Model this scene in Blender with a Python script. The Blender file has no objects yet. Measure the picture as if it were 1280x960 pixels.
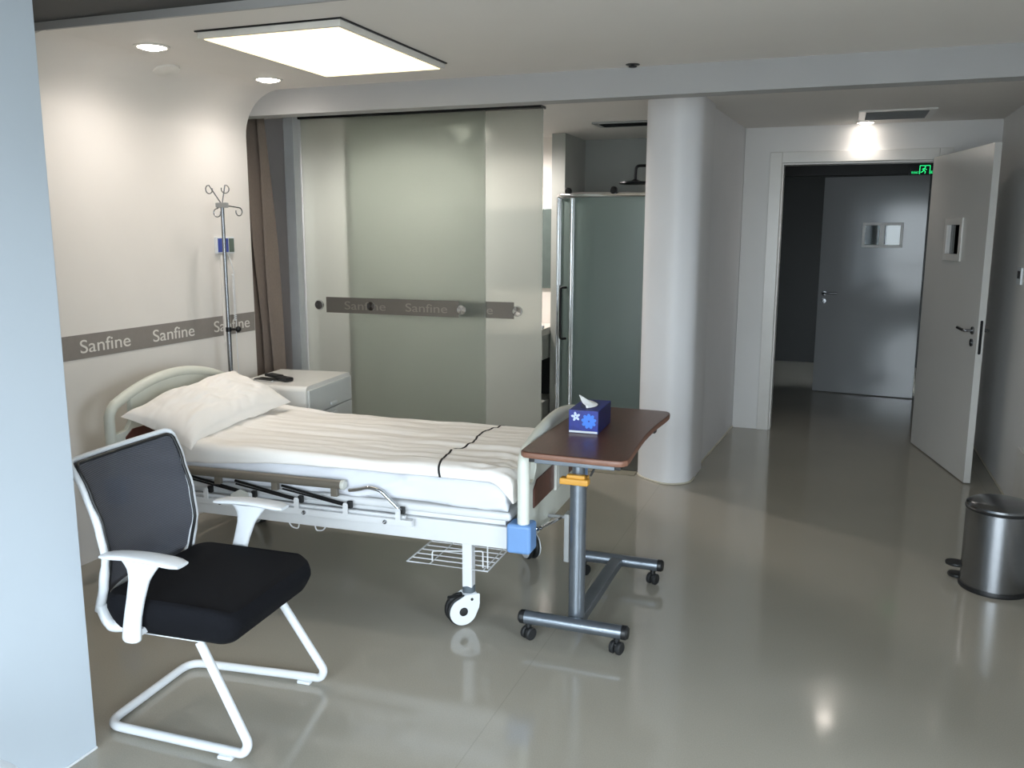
import bpy, bmesh, math, random
from mathutils import Vector, Matrix, noise
random.seed(7)
PI = math.pi
sc = bpy.context.scene
COL = sc.collection

# ------------------------------------------------------------------ camera
F_PX, PITCH, ROLL, YAW, CAM_H = 1091.72, math.radians(9.86328), math.radians(.14701), math.radians(20.354), 1.56
cy, sy = math.cos(YAW), math.sin(YAW)
fwd = Vector((-sy*math.cos(PITCH), cy*math.cos(PITCH), -math.sin(PITCH)))
rgt = Vector((cy, sy, 0)); upv = rgt.cross(fwd)
r2 = rgt*math.cos(ROLL) + upv*math.sin(ROLL); u2 = -rgt*math.sin(ROLL) + upv*math.cos(ROLL)
cam_d = bpy.data.cameras.new('camera'); cam = bpy.data.objects.new('camera', cam_d); COL.objects.link(cam)
cam_d.sensor_fit = 'HORIZONTAL'; cam_d.sensor_width = 36; cam_d.lens = 36*F_PX/1280
cam_d.clip_start = .05
cam.matrix_world = Matrix(((r2.x, u2.x, -fwd.x, 0), (r2.y, u2.y, -fwd.y, 0), (r2.z, u2.z, -fwd.z, CAM_H), (0, 0, 0, 1)))
sc.camera = cam
vs = sc.view_settings
sc.display_settings.display_device = 'sRGB'
vs.view_transform = 'Standard'; vs.look = 'None'; vs.gamma = 1; vs.use_curve_mapping = False; vs.exposure = 0.08

# ------------------------------------------------------------------ materials
def lin(h):
    h = h.lstrip('#'); o = []
    for i in (0, 2, 4):
        c = int(h[i:i+2], 16)/255
        o.append(c/12.92 if c <= .04045 else ((c+.055)/1.055)**2.4)
    return tuple(o)
def sock(n, *names):
    for k in names:
        if k in n.inputs: return n.inputs[k]
def mat(name, hexc, rough=.5, metal=0, var=.06, scale=12, bump=0, bscale=150, spec=.5, coat=0, emit=None, estr=0, stretch=None, rvar=0):
    m = bpy.data.materials.new(name); m.use_nodes = True
    nt = m.node_tree; b = nt.nodes['Principled BSDF']
    c = lin(hexc)
    tc = nt.nodes.new('ShaderNodeTexCoord')
    mp = nt.nodes.new('ShaderNodeMapping'); nt.links.new(tc.outputs['Object'], mp.inputs['Vector'])
    if stretch: mp.inputs['Scale'].default_value = stretch
    nz = nt.nodes.new('ShaderNodeTexNoise'); nz.inputs['Scale'].default_value = scale; nz.inputs['Detail'].default_value = 3
    nt.links.new(mp.outputs['Vector'], nz.inputs['Vector'])
    cr = nt.nodes.new('ShaderNodeValToRGB')
    cr.color_ramp.elements[0].position = .3; cr.color_ramp.elements[1].position = .7
    cr.color_ramp.elements[0].color = tuple(x*(1-var) for x in c)+(1,)
    cr.color_ramp.elements[1].color = tuple(min(1, x*(1+var)) for x in c)+(1,)
    nt.links.new(nz.outputs['Fac'], cr.inputs['Fac']); nt.links.new(cr.outputs['Color'], b.inputs['Base Color'])
    b.inputs['Roughness'].default_value = rough; b.inputs['Metallic'].default_value = metal
    sock(b, 'Specular IOR Level', 'Specular').default_value = spec
    if coat: b.inputs['Coat Weight'].default_value = coat; b.inputs['Coat Roughness'].default_value = .1
    if rvar:
        mr = nt.nodes.new('ShaderNodeMapRange'); mr.inputs['To Min'].default_value = rough-rvar; mr.inputs['To Max'].default_value = rough+rvar
        nt.links.new(nz.outputs['Fac'], mr.inputs['Value']); nt.links.new(mr.outputs['Result'], b.inputs['Roughness'])
    if bump:
        n2 = nt.nodes.new('ShaderNodeTexNoise'); n2.inputs['Scale'].default_value = bscale; n2.inputs['Detail'].default_value = 2
        nt.links.new(mp.outputs['Vector'], n2.inputs['Vector'])
        bp = nt.nodes.new('ShaderNodeBump'); bp.inputs['Strength'].default_value = bump; bp.inputs['Distance'].default_value = .002
        nt.links.new(n2.outputs['Fac'], bp.inputs['Height']); nt.links.new(bp.outputs['Normal'], b.inputs['Normal'])
    if emit:
        b.inputs['Emission Color'].default_value = lin(emit)+(1,); b.inputs['Emission Strength'].default_value = estr
    return m

M = {}
M['wall'] = mat('white_plaster', 'e0dcd7', .6, var=.015, scale=3, bump=.05, bscale=220, spec=.3)
M['wall_cool'] = mat('cool_white_plaster', 'dbdad8', .5, var=.015, scale=3, bump=.05, bscale=220, spec=.3)
M['column'] = mat('white_column_plaster', 'e6e7ea', .5, var=.015, scale=3, bump=.05, bscale=220, spec=.3)
M['ceiling'] = mat('ceiling_paint', 'e0dcd7', .6, var=.015, scale=2, bump=.04, bscale=200, spec=.2)
M['soffit'] = mat('dark_soffit_paint', '3a3c3d', .7, var=.04, scale=4)
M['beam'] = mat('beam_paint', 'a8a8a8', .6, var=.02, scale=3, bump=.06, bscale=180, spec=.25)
M['partition'] = mat('pale_blue_white_laminate', 'bdc7d0', .42, var=.02, scale=2, spec=.4)
M['grey_wall'] = mat('grey_lilac_wall', 'c8c4c5', .6, var=.03, scale=4)
M['jamb'] = mat('grey_jamb', 'c6c9cc', .5, var=.03)
M['bath_wall'] = mat('grey_bathroom_tile', '8f918d', .4, var=.03, scale=3)
M['bath_pillar'] = mat('pillar_tile', 'a5a6a1', .4, var=.03, scale=3)
M['bath_white'] = mat('white_bathroom_tile', 'eee8e2', .35, var=.02, scale=3)
M['bath_floor'] = mat('dark_bathroom_tile', '4a4a46', .3, var=.05)
M['dark_room'] = mat('wall_coloured_unlit', '1d1e1e', .6, var=.05)  # the room's lack of light is put into this colour
M['dark_wall'] = mat('lobby_wall_coloured_unlit', '3a3b3b', .6, var=.05)  # lobby walls coloured dark in place of missing light
M['door'] = mat('white_door_lacquer', 'cbcac6', .22, var=.015, scale=2, bump=.02, bscale=60, spec=.5)
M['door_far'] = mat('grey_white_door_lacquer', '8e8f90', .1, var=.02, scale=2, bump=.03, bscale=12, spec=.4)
M['frame'] = mat('door_frame_lacquer', 'd4d2cd', .3, var=.02)
M['trim'] = mat('pale_floor_bead', 'c9c4b4', .4, var=.02)
M['threshold'] = mat('threshold_strip', '8c8878', .4, var=.03)
M['chrome'] = mat('polished_chrome', 'd6d8da', .12, 1, var=.02)
M['steel'] = mat('brushed_steel', '8b8d90', .26, 1, var=.1, scale=30, stretch=(1, 1, 40), bump=.06, bscale=60)
M['steel_lid'] = mat('steel_lid', '85878a', .2, 1, var=.05)
M['dark_metal'] = mat('dark_metal', '2c2d2f', .35, .8, var=.05)
M['alu'] = mat('silver_painted_tube', '7b828a', .32, .75, var=.05, scale=30)
M['black_plastic'] = mat('black_plastic', '161718', .45, var=.1)
M['rubber'] = mat('black_rubber', '1b1c1d', .6, var=.1)
M['white_plastic'] = mat('white_plastic', 'd9dde1', .32, var=.01, spec=.5)
M['white_metal'] = mat('white_painted_metal', 'd6d8da', .35, var=.012, spec=.45)
M['cream_plastic'] = mat('pale_green_white_plastic', 'd5d8ce', .35, var=.02)
M['blue_plastic'] = mat('blue_bumper_plastic', '6c93c6', .38, var=.03)
M['brown_panel'] = mat('brown_wood_panel', '5b352a', .35, var=.18, scale=9, stretch=(1, 6, 1))
M['wood_top'] = mat('brown_wood_laminate', '5a3a2d', .3, var=.12, scale=14, stretch=(9, 1, 9), spec=.25)
M['wood_edge'] = mat('light_brown_edge_band', '7d5847', .4, var=.08)
M['taupe'] = mat('taupe_rail_tube', '716b61', .4, .25, var=.05)
M['collar'] = mat('slate_collar_plastic', '565f66', .45, var=.05)
M['grey_paint'] = mat('grey_painted_metal', '9a9c9c', .4, .3, var=.04)
M['linen'] = mat('white_linen', 'f4f1ed', .85, var=.015, scale=5, bump=.25, bscale=420, spec=.15)
M['sheet'] = mat('white_sheet', 'dcdfe6', .85, var=.015, scale=5, bump=.25, bscale=420, spec=.15)
M['stripe'] = mat('black_stripe', '17181b', .7, var=.05)
M['seat_fabric'] = mat('black_seat_fabric', '0d0e13', .9, var=.25, scale=220, bump=.5, bscale=600, spec=.2)
M['band'] = mat('grey_border_film', '87817c', .5, var=.03, scale=40)
M['letter'] = mat('white_letter_film', 'dcd8d2', .5, var=.01)
M['glass_band'] = mat('grey_glass_film', '746e66', .6, var=.03)
M['glass_letter'] = mat('pale_glass_letter', '958f84', .6, var=.03)
M['curtain'] = mat('taupe_curtain', '857970', .9, var=.08, scale=60, stretch=(6, 6, 1), bump=.3, bscale=300, spec=.1)
M['cabinet'] = mat('white_cabinet_lacquer', 'e4e3df', .28, var=.012)
M['cabinet_front'] = mat('pale_grey_drawer_front', 'cfd2d1', .3, var=.012)
M['yellow'] = mat('yellow_lever_plastic', 'cf983e', .4, var=.05)
M['tissue'] = mat('white_tissue', 'f4f4f4', .9, var=.01)
M['label_pale'] = mat('pale_card_holder', 'c3c4bd', .4, var=.03)
M['counter'] = mat('white_stone_counter', 'dcd6cf', .3, var=.03)
M['screen_blue'] = mat('blue_screen', '3a4a9c', .3, var=.1)
M['screen_green'] = mat('green_grey_keypad', '5c6b62', .4, var=.1)
M['flower_light'] = mat('pale_printed_flower', 'c3d0f2', .5, var=.05)
M['flower_blue'] = mat('sky_blue_printed_flower', '3a78d8', .5, var=.05)
M['box_blue'] = mat('royal_blue_tissue_carton', '15267f', .4, var=.25, scale=22)
M['box_dark'] = mat('navy_tissue_carton_side', '0f1a50', .4, var=.2, scale=22)
M['lamp_on'] = mat('lit_downlight_lens', 'ffffff', .5, emit='fff4e8', estr=30)
M['panel_on'] = mat('lit_panel_diffuser', 'fff4d8', .5, emit='ffe9b8', estr=1.6)
M['sign_green'] = mat('lit_green_sign', '1fd47a', .5, emit='24e07e', estr=1.6)
M['sign_black'] = mat('sign_housing', '101312', .5)
M['bead_white'] = mat('white_trim_ring', 'dedbd5', .4)

def floor_mat():
    m = mat('grey_beige_vinyl_floor', '9f9a8e', .1, var=.03, scale=1.6, bump=.012, bscale=9, spec=.5, rvar=.03)
    nt = m.node_tree; b = nt.nodes['Principled BSDF']
    cr = [n for n in nt.nodes if n.type == 'VALTORGB'][0]
    sp = nt.nodes.new('ShaderNodeTexNoise'); sp.inputs['Scale'].default_value = 260; sp.inputs['Detail'].default_value = 1
    tc = [n for n in nt.nodes if n.type == 'TEX_COORD'][0]
    nt.links.new(tc.outputs['Object'], sp.inputs['Vector'])
    mr = nt.nodes.new('ShaderNodeMapRange'); mr.inputs['From Min'].default_value = .3; mr.inputs['From Max'].default_value = .7
    mr.inputs['To Min'].default_value = .93; mr.inputs['To Max'].default_value = 1.05
    nt.links.new(sp.outputs['Fac'], mr.inputs['Value'])
    # welded seams of the sheet vinyl: thin lines every 1.9 m along x
    sx = nt.nodes.new('ShaderNodeSeparateXYZ'); nt.links.new(tc.outputs['Object'], sx.inputs[0])
    ad = nt.nodes.new('ShaderNodeMath'); ad.operation = 'ADD'; ad.inputs[1].default_value = .972+1.9*10; nt.links.new(sx.outputs['X'], ad.inputs[0])
    md = nt.nodes.new('ShaderNodeMath'); md.operation = 'MODULO'; md.inputs[1].default_value = 1.9; nt.links.new(ad.outputs[0], md.inputs[0])
    lt = nt.nodes.new('ShaderNodeMath'); lt.operation = 'LESS_THAN'; lt.inputs[1].default_value = .004; nt.links.new(md.outputs[0], lt.inputs[0])
    mr2 = nt.nodes.new('ShaderNodeMapRange'); mr2.inputs['To Min'].default_value = 1; mr2.inputs['To Max'].default_value = .88
    nt.links.new(lt.outputs[0], mr2.inputs['Value'])
    mu = nt.nodes.new('ShaderNodeMath'); mu.operation = 'MULTIPLY'; nt.links.new(mr.outputs['Result'], mu.inputs[0]); nt.links.new(mr2.outputs['Result'], mu.inputs[1])
    mx = nt.nodes.new('ShaderNodeVectorMath'); mx.operation = 'SCALE'
    nt.links.new(cr.outputs['Color'], mx.inputs[0]); nt.links.new(mu.outputs[0], mx.inputs['Scale'])
    nt.links.new(mx.outputs[0], b.inputs['Base Color'])
    return m
M['floor'] = floor_mat()

def glass_mat(name, tcol, dif, trans=.6, rgh=.35, gl=.08, rfr=.35):
    """frosted glass: diffuse-transmitting body, some rough see-through, a weak surface reflection"""
    m = bpy.data.materials.new(name); m.use_nodes = True; nt = m.node_tree
    nt.nodes.remove(nt.nodes['Principled BSDF']); out = nt.nodes['Material Output']
    tr = nt.nodes.new('ShaderNodeBsdfTranslucent'); tr.inputs['Color'].default_value = lin(tcol)+(1,)
    df = nt.nodes.new('ShaderNodeBsdfDiffuse'); df.inputs['Color'].default_value = lin(dif)+(1,)
    tc = nt.nodes.new('ShaderNodeTexCoord'); nz = nt.nodes.new('ShaderNodeTexNoise'); nz.inputs['Scale'].default_value = 300
    nt.links.new(tc.outputs['Object'], nz.inputs['Vector'])
    mr = nt.nodes.new('ShaderNodeMapRange'); mr.inputs['To Min'].default_value = trans-.03; mr.inputs['To Max'].default_value = trans+.03
    nt.links.new(nz.outputs['Fac'], mr.inputs['Value'])
    a = nt.nodes.new('ShaderNodeMixShader'); nt.links.new(mr.outputs['Result'], a.inputs[0]); nt.links.new(df.outputs[0], a.inputs[1]); nt.links.new(tr.outputs[0], a.inputs[2])
    rf = nt.nodes.new('ShaderNodeBsdfRefraction'); rf.inputs['Roughness'].default_value = rgh; rf.inputs['IOR'].default_value = 1.08; rf.inputs['Color'].default_value = lin(tcol)+(1,)
    b = nt.nodes.new('ShaderNodeMixShader'); b.inputs[0].default_value = rfr; nt.links.new(a.outputs[0], b.inputs[1]); nt.links.new(rf.outputs[0], b.inputs[2])
    gs = nt.nodes.new('ShaderNodeBsdfGlossy'); gs.inputs['Roughness'].default_value = .3
    c = nt.nodes.new('ShaderNodeMixShader'); c.inputs[0].default_value = gl; nt.links.new(b.outputs[0], c.inputs[1]); nt.links.new(gs.outputs[0], c.inputs[2])
    nt.links.new(c.outputs[0], out.inputs['Surface'])
    return m
M['frost'] = glass_mat('frosted_glass', 'ebeeea', 'b4bab7', .9, .45, .05, .45)
M['frost_teal'] = glass_mat('teal_frosted_shower_glass', 'bccac6', '8d9c98', .45)

def clear_mat(name, tint, gl):
    m = bpy.data.materials.new(name); m.use_nodes = True; nt = m.node_tree
    nt.nodes.remove(nt.nodes['Principled BSDF']); out = nt.nodes['Material Output']
    t = nt.nodes.new('ShaderNodeBsdfTransparent'); t.inputs['Color'].default_value = lin(tint)+(1,)
    g = nt.nodes.new('ShaderNodeBsdfGlossy'); g.inputs['Roughness'].default_value = .02
    fr = nt.nodes.new('ShaderNodeFresnel'); fr.inputs['IOR'].default_value = 1.5
    ad = nt.nodes.new('ShaderNodeMath'); ad.operation = 'ADD'; ad.inputs[1].default_value = gl; nt.links.new(fr.outputs[0], ad.inputs[0])
    x = nt.nodes.new('ShaderNodeMixShader'); nt.links.new(ad.outputs[0], x.inputs[0]); nt.links.new(t.outputs[0], x.inputs[1]); nt.links.new(g.outputs[0], x.inputs[2])
    nt.links.new(x.outputs[0], out.inputs['Surface']); return m
M['pane'] = clear_mat('clear_pane', '9aa39f', .02)

def mesh_mat():
    m = mat('charcoal_mesh_weave', '53555c', .75, var=.2, scale=300, spec=.2)
    nt = m.node_tree; b = nt.nodes['Principled BSDF']; out = nt.nodes['Material Output']
    tc = [n for n in nt.nodes if n.type == 'TEX_COORD'][0]
    w = nt.nodes.new('ShaderNodeTexWave'); w.inputs['Scale'].default_value = 60; w.bands_direction = 'Z'; w.inputs['Distortion'].default_value = 1.2; w.inputs['Detail'].default_value = 1; w.inputs['Detail Scale'].default_value = 20
    nt.links.new(tc.outputs['Object'], w.inputs['Vector'])
    cw = nt.nodes.new('ShaderNodeValToRGB'); cw.color_ramp.elements[0].color = lin('3e4047')+(1,); cw.color_ramp.elements[1].color = lin('5e6068')+(1,)
    nt.links.new(w.outputs['Fac'], cw.inputs['Fac']); nt.links.new(cw.outputs['Color'], b.inputs['Base Color'])
    bp = nt.nodes.new('ShaderNodeBump'); bp.inputs['Strength'].default_value = .6; bp.inputs['Distance'].default_value = .002
    nt.links.new(w.outputs['Fac'], bp.inputs['Height']); nt.links.new(bp.outputs['Normal'], b.inputs['Normal'])
    t = nt.nodes.new('ShaderNodeBsdfTransparent')
    mr = nt.nodes.new('ShaderNodeMapRange'); mr.inputs['To Min'].default_value = .10; mr.inputs['To Max'].default_value = .02
    nt.links.new(w.outputs['Fac'], mr.inputs['Value'])
    x = nt.nodes.new('ShaderNodeMixShader'); nt.links.new(mr.outputs['Result'], x.inputs[0]); nt.links.new(b.outputs[0], x.inputs[1]); nt.links.new(t.outputs[0], x.inputs[2])
    nt.links.new(x.outputs[0], out.inputs['Surface']); return m
M['chair_mesh'] = mesh_mat()

# ------------------------------------------------------------------ mesh helpers
class MB:
    def __init__(self): self.bm = bmesh.new()
    def add(self, other, mtx=None):
        me = bpy.data.meshes.new('tmp'); other.to_mesh(me); other.free()
        if mtx is not None: me.transform(mtx)
        self.bm.from_mesh(me); bpy.data.meshes.remove(me); return self
    def box(self, lo, hi, bev=0, seg=2, mtx=None):
        b = bmesh.new(); bmesh.ops.create_cube(b, size=1)
        lo, hi = Vector(lo), Vector(hi)
        for v in b.verts: v.co = Vector(((lo[i]+hi[i])/2 + v.co[i]*(hi[i]-lo[i]) for i in range(3)))
        if bev: bmesh.ops.bevel(b, geom=b.edges[:], offset=bev, segments=seg, affect='EDGES', profile=.5)
        return self.add(b, mtx)
    def obox(self, p, q, w, h, bev=0, up=(0, 0, 1)):
        """bar of section w x h from p to q"""
        p, q = Vector(p), Vector(q); d = q-p; L = d.length; x = d.normalized()
        y = Vector(up).cross(x).normalized(); z = x.cross(y)
        m = Matrix(((x.x, y.x, z.x, p.x), (x.y, y.y, z.y, p.y), (x.z, y.z, z.z, p.z), (0, 0, 0, 1)))
        return self.box((0, -w/2, -h/2), (L, w/2, h/2), bev, 2, m)
    def loft(self, rings, closed_ring=True, caps=True, loop=False, mtx=None):
        b = bmesh.new(); vr = [[b.verts.new(p) for p in r] for r in rings]; n = len(rings[0])
        R = range(len(rings)) if loop else range(len(rings)-1)
        for i in R:
            a, c = vr[i], vr[(i+1) % len(rings)]
            for j in range(n if closed_ring else n-1):
                k = (j+1) % n
                try: b.faces.new((a[j], a[k], c[k], c[j]))
                except ValueError: pass
        if caps and closed_ring and not loop:
            b.faces.new(list(reversed(vr[0]))); b.faces.new(vr[-1])
        bmesh.ops.recalc_face_normals(b, faces=b.faces[:])
        return self.add(b, mtx)
    def tube(self, pts, r, n=10, loop=False, caps=True, mtx=None, flat=None):
        """swept round tube; r may be a list; flat=(a,b) scales the section along its two axes"""
        pts = [Vector(p) for p in pts]; N = len(pts); rings = []; prev = None
        for i, p in enumerate(pts):
            a = pts[(i-1) % N] if (loop or i > 0) else p; c = pts[(i+1) % N] if (loop or i < N-1) else p
            t = (c-a).normalized()
            if prev is None:
                ref = Vector((0, 0, 1)) if abs(t.z) < .9 else Vector((1, 0, 0))
                u = ref.cross(t).normalized()
            else:
                u = (prev - t*prev.dot(t)).normalized()
            prev = u; v = t.cross(u)
            rr = r[i] if isinstance(r, (list, tuple)) else r
            fa, fb = flat if flat else (1, 1)
            rings.append([p + u*(rr*fa*math.cos(2*PI*k/n)) + v*(rr*fb*math.sin(2*PI*k/n)) for k in range(n)])
        return self.loft(rings, True, caps, loop, mtx)
    def lathe(self, prof, c=(0, 0, 0), n=32, mtx=None):
        """profile (radius, height) about z"""
        rings = [[Vector((c[0]+max(r, 1e-5)*math.cos(2*PI*k/n), c[1]+max(r, 1e-5)*math.sin(2*PI*k/n), c[2]+h)) for k in range(n)] for r, h in prof]
        return self.loft(rings, True, True, False, mtx)
    def prism(self, poly, h0, h1, bev=0, seg=2, mtx=None):
        b = bmesh.new(); lo = [b.verts.new((x, y, h0)) for x, y in poly]; hi = [b.verts.new((x, y, h1)) for x, y in poly]; n = len(poly)
        b.faces.new(list(reversed(lo))); b.faces.new(hi); side = []
        for i in range(n): b.faces.new((lo[i], lo[(i+1) % n], hi[(i+1) % n], hi[i]))
        bmesh.ops.recalc_face_normals(b, faces=b.faces[:])
        if bev:
            es = [e for e in b.edges if abs(e.verts[0].co.z-e.verts[1].co.z) < 1e-6]
            bmesh.ops.bevel(b, geom=es, offset=bev, segments=seg, affect='EDGES', profile=.5)
        return self.add(b, mtx)
    def grid(self, fn, nu, nv, mtx=None, closed_v=False):
        b = bmesh.new(); V = [[b.verts.new(fn(i/(nu-1), j/(nv-1))) for j in range(nv)] for i in range(nu)]
        for i in range(nu-1):
            for j in range(nv-1): b.faces.new((V[i][j], V[i][j+1], V[i+1][j+1], V[i+1][j]))
        bmesh.ops.recalc_face_normals(b, faces=b.faces[:])
        return self.add(b, mtx)
    def sphere(self, c, r, sc3=(1, 1, 1), seg=20):
        b = bmesh.new(); bmesh.ops.create_uvsphere(b, u_segments=seg, v_segments=seg//2, radius=r)
        for v in b.verts: v.co = Vector((c[i]+v.co[i]*sc3[i] for i in range(3)))
        return self.add(b)
    def build(self, name, m, parent=None, ang=38, solid=0, flip=False):
        me = bpy.data.meshes.new(name); self.bm.to_mesh(me); self.bm.free()
        for p in me.polygons: p.use_smooth = True
        me.set_sharp_from_angle(angle=math.radians(ang))
        me.materials.append(m)
        o = bpy.data.objects.new(name, me); COL.objects.link(o)
        if parent: o.parent = parent
        wn = o.modifiers.new('even_faces', 'WEIGHTED_NORMAL'); wn.keep_sharp = True
        if solid:
            md = o.modifiers.new('thickness', 'SOLIDIFY'); md.thickness = solid; md.offset = 0
        return o

def tag(o, label=None, cat=None, group=None, kind=None):
    if label: o['label'] = label
    if cat: o['category'] = cat
    if group: o['group'] = group
    if kind: o['kind'] = kind
    return o
def thing(name, label, cat, loc=(0, 0, 0), rz=0, group=None):
    o = bpy.data.objects.new(name, None); COL.objects.link(o); o.empty_display_size = .1
    o.location = loc; o.rotation_euler = (0, 0, rz)
    return tag(o, label, cat, group)
def struct(name, mb, m, label=None, ang=38):
    o = mb.build(name, m, None, ang); o['kind'] = 'structure'
    if label: o['label'] = label
    return o
def copy_tree(o, parent=None):
    c = o.copy(); COL.objects.link(c)
    if parent: c.parent = parent
    for ch in list(o.children): copy_tree(ch, c)
    return c
def cr_spline(P, n=8, loop=False):
    P = [Vector(p) for p in P]; out = []; N = len(P)
    for i in range(N if loop else N-1):
        if loop: a, b, c, d = P[(i-1) % N], P[i], P[(i+1) % N], P[(i+2) % N]
        else: a, b, c, d = P[max(i-1, 0)], P[i], P[i+1], P[min(i+2, N-1)]
        for k in range(n):
            t = k/n
            out.append(.5*((2*b)+(c-a)*t+(2*a-5*b+4*c-d)*t*t+(3*b-a-3*c+d)*t**3))
    if not loop: out.append(P[-1])
    return out
def rrect(x0, y0, x1, y1, r, n=6):
    out = []
    for cx, cy_, a in ((x1-r, y1-r, 0), (x0+r, y1-r, PI/2), (x0+r, y0+r, PI), (x1-r, y0+r, 1.5*PI)):
        for k in range(n+1): out.append((cx+r*math.cos(a+k*PI/2/n), cy_+r*math.sin(a+k*PI/2/n)))
    return out
def fillet(pts, r, n=6):
    """polyline with rounded inner corners"""
    P = [Vector(p) for p in pts]; out = [P[0]]
    for i in range(1, len(P)-1):
        a, b, c = P[i-1], P[i], P[i+1]
        d1 = (a-b); d2 = (c-b); k = min(r, d1.length*.48, d2.length*.48)
        s, e = b+d1.normalized()*k, b+d2.normalized()*k
        for j in range(n+1):
            t = j/n; out.append((1-t)**2*s + 2*t*(1-t)*b + t*t*e)
    out.append(P[-1]); return out
def text_mb(body, width, height, mtx, depth=.0015):
    """flat lettering fitted to a width and a capital height, lower left at the origin"""
    cu = bpy.data.curves.new('tmp', 'FONT'); cu.body = body; cu.size = 1; cu.extrude = .5
    ob = bpy.data.objects.new('tmp', cu); COL.objects.link(ob)
    dg = bpy.context.evaluated_depsgraph_get()
    me = bpy.data.meshes.new_from_object(ob.evaluated_get(dg))
    xs = [v.co.x for v in me.vertices]; ys = [v.co.y for v in me.vertices]
    x0, x1, y0, y1 = min(xs), max(xs), min(ys), max(ys)
    for v in me.vertices:
        v.co = Vector(((v.co.x-x0)/(x1-x0)*width, (v.co.y-y0)/(y1-y0)*height, (v.co.z+.5)*depth))
    me.transform(mtx)
    mb = MB(); mb.bm.from_mesh(me)
    bpy.data.objects.remove(ob); bpy.data.curves.remove(cu); bpy.data.meshes.remove(me)
    return mb
def frame_mtx(o, x, y, z):
    x, y, z = Vector(x), Vector(y), Vector(z)
    return Matrix(((x.x, y.x, z.x, o[0]), (x.y, y.y, z.y, o[1]), (x.z, y.z, z.z, o[2]), (0, 0, 0, 1)))
ROTX = Matrix.Rotation(PI/2, 4, 'X')       # local z -> -y
def axis_mtx(o, ax):
    """lathe axis z turned onto ax, at o"""
    return Matrix.Translation(Vector(o)) @ Vector((0, 0, 1)).rotation_difference(Vector(ax)).to_matrix().to_4x4()

CEIL = 2.352
SKY = 19.5
XL = -3.27
YB = 4.37
# ================================================================== SETTING
struct('floor', MB().box((-4.5, -2, -.1), (2.5, 11.3, 0)), M['floor'])
struct('ceiling', MB().box((XL+.24, 2.81, CEIL), (2.5, 5.2, CEIL+.12)).box((-4.5, YB, CEIL), (XL+.24, 5.2, CEIL+.12)).box((-4.5, 5.2, CEIL), (1.3, 9.15, CEIL+.12)), M['ceiling'])
struct('ceiling_soffit', MB().box((-4.5, -2, CEIL+.03), (2.5, 2.81, CEIL+.15)), M['soffit'])
struct('trim_1', MB().box((XL, 2.796, CEIL-.001), (2.5, 2.81, CEIL+.03)), M['beam'])
# left wall with a large cove up into the ceiling
R = .25
prof = [(XL-.1, 0), (XL, 0), (XL, CEIL-R)] + [(XL+R-R*math.cos(a), CEIL-R+R*math.sin(a)) for a in [PI/2*k/12 for k in range(1, 13)]] + [(XL+R, CEIL+.12), (XL-.1, CEIL+.12)]
struct('wall_left', MB().loft([[(x, y, z) for x, z in prof] for y in (2.802, YB)]).box((XL-.1, 1.6, 0), (XL, 2.796, CEIL+.05)), M['wall'], ang=30)
struct('wall_partition', MB().box((-2.16, -1.9, 0), (-2.04, 1.852, CEIL+.1), .004), M['partition'])
struct('trim_2', MB().box((-2.04, -1.9, 0), (-2.034, 1.85, .008), .002), M['white_plastic'])
struct('wall_alcove', MB().box((-3.4, 1.5, 0), (-2.16, 1.6, CEIL+.1)), M['wall'])
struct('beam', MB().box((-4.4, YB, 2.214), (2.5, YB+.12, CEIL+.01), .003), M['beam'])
# recess left of the glass doors
struct('wall_recess', MB().box((-4.4, YB-.1, 0), (XL-.099, YB, CEIL)).box((-4.4, YB, 0), (-4.3, 5.6, CEIL)).box((-4.3, 5.47, 0), (-3.70, 5.6, CEIL)), M['grey_wall'])
struct('trim_3', MB().box((-3.70, 5.36, 0), (-3.62, 5.6, CEIL), .004), M['jamb'])
# the rounded wall end between bathroom and corridor, and the corridor's left wall
arc = cr_spline([(-1.165, 5.62, 0), (-1.156, 5.491, 0), (-1.093, 5.393, 0), (-.955, 5.31, 0), (-.865, 5.335, 0), (-.808, 5.40, 0), (-.795, 5.52, 0)], 6)
poly = [(-1.165, 7.7)] + [(p.x, p.y) for p in arc] + [(-.785, 5.77), (-.815, 5.80), (-.738, 7.2), (-.738, 7.7)]
struct('wall_column', MB().prism(poly, 0, CEIL), M['column'], ang=50)
cor = [(-.815, 5.80), (-.738, 7.15)]
struct('trim_4', MB().tube([(-.815+.004, 5.81, .005), (-.736, 7.145, .005)], .007, 6).tube([(p.x+(.0 if p.x < -.9 else .003), p.y-.003, .005) for p in arc[6:]], .006, 6), M['trim'])
# door wall of the corridor
DY = 7.15
struct('wall_back', MB().box((-.738, DY, 0), (-.455, DY+.13, CEIL)).box((.63, DY, 0), (1.1, DY+.13, CEIL)).box((-.455, DY, 2.085), (.63, DY+.13, CEIL)), M['wall_cool'])
tr = MB()
for x0, x1 in ((-.545, -.455), (.63, .72)): tr.box((x0, DY-.02, 0), (x1, DY, 2.165), .004)
tr.box((-.455, DY-.02, 2.085), (.63, DY, 2.165), .004)
tr.box((-.455, DY, 0), (-.44, DY+.13, 2.085), .003).box((.615, DY, 0), (.63, DY+.13, 2.085), .003).box((-.44, DY, 2.07), (.615, DY+.13, 2.085), .003)
struct('trim_5', tr, M['frame'])
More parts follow.
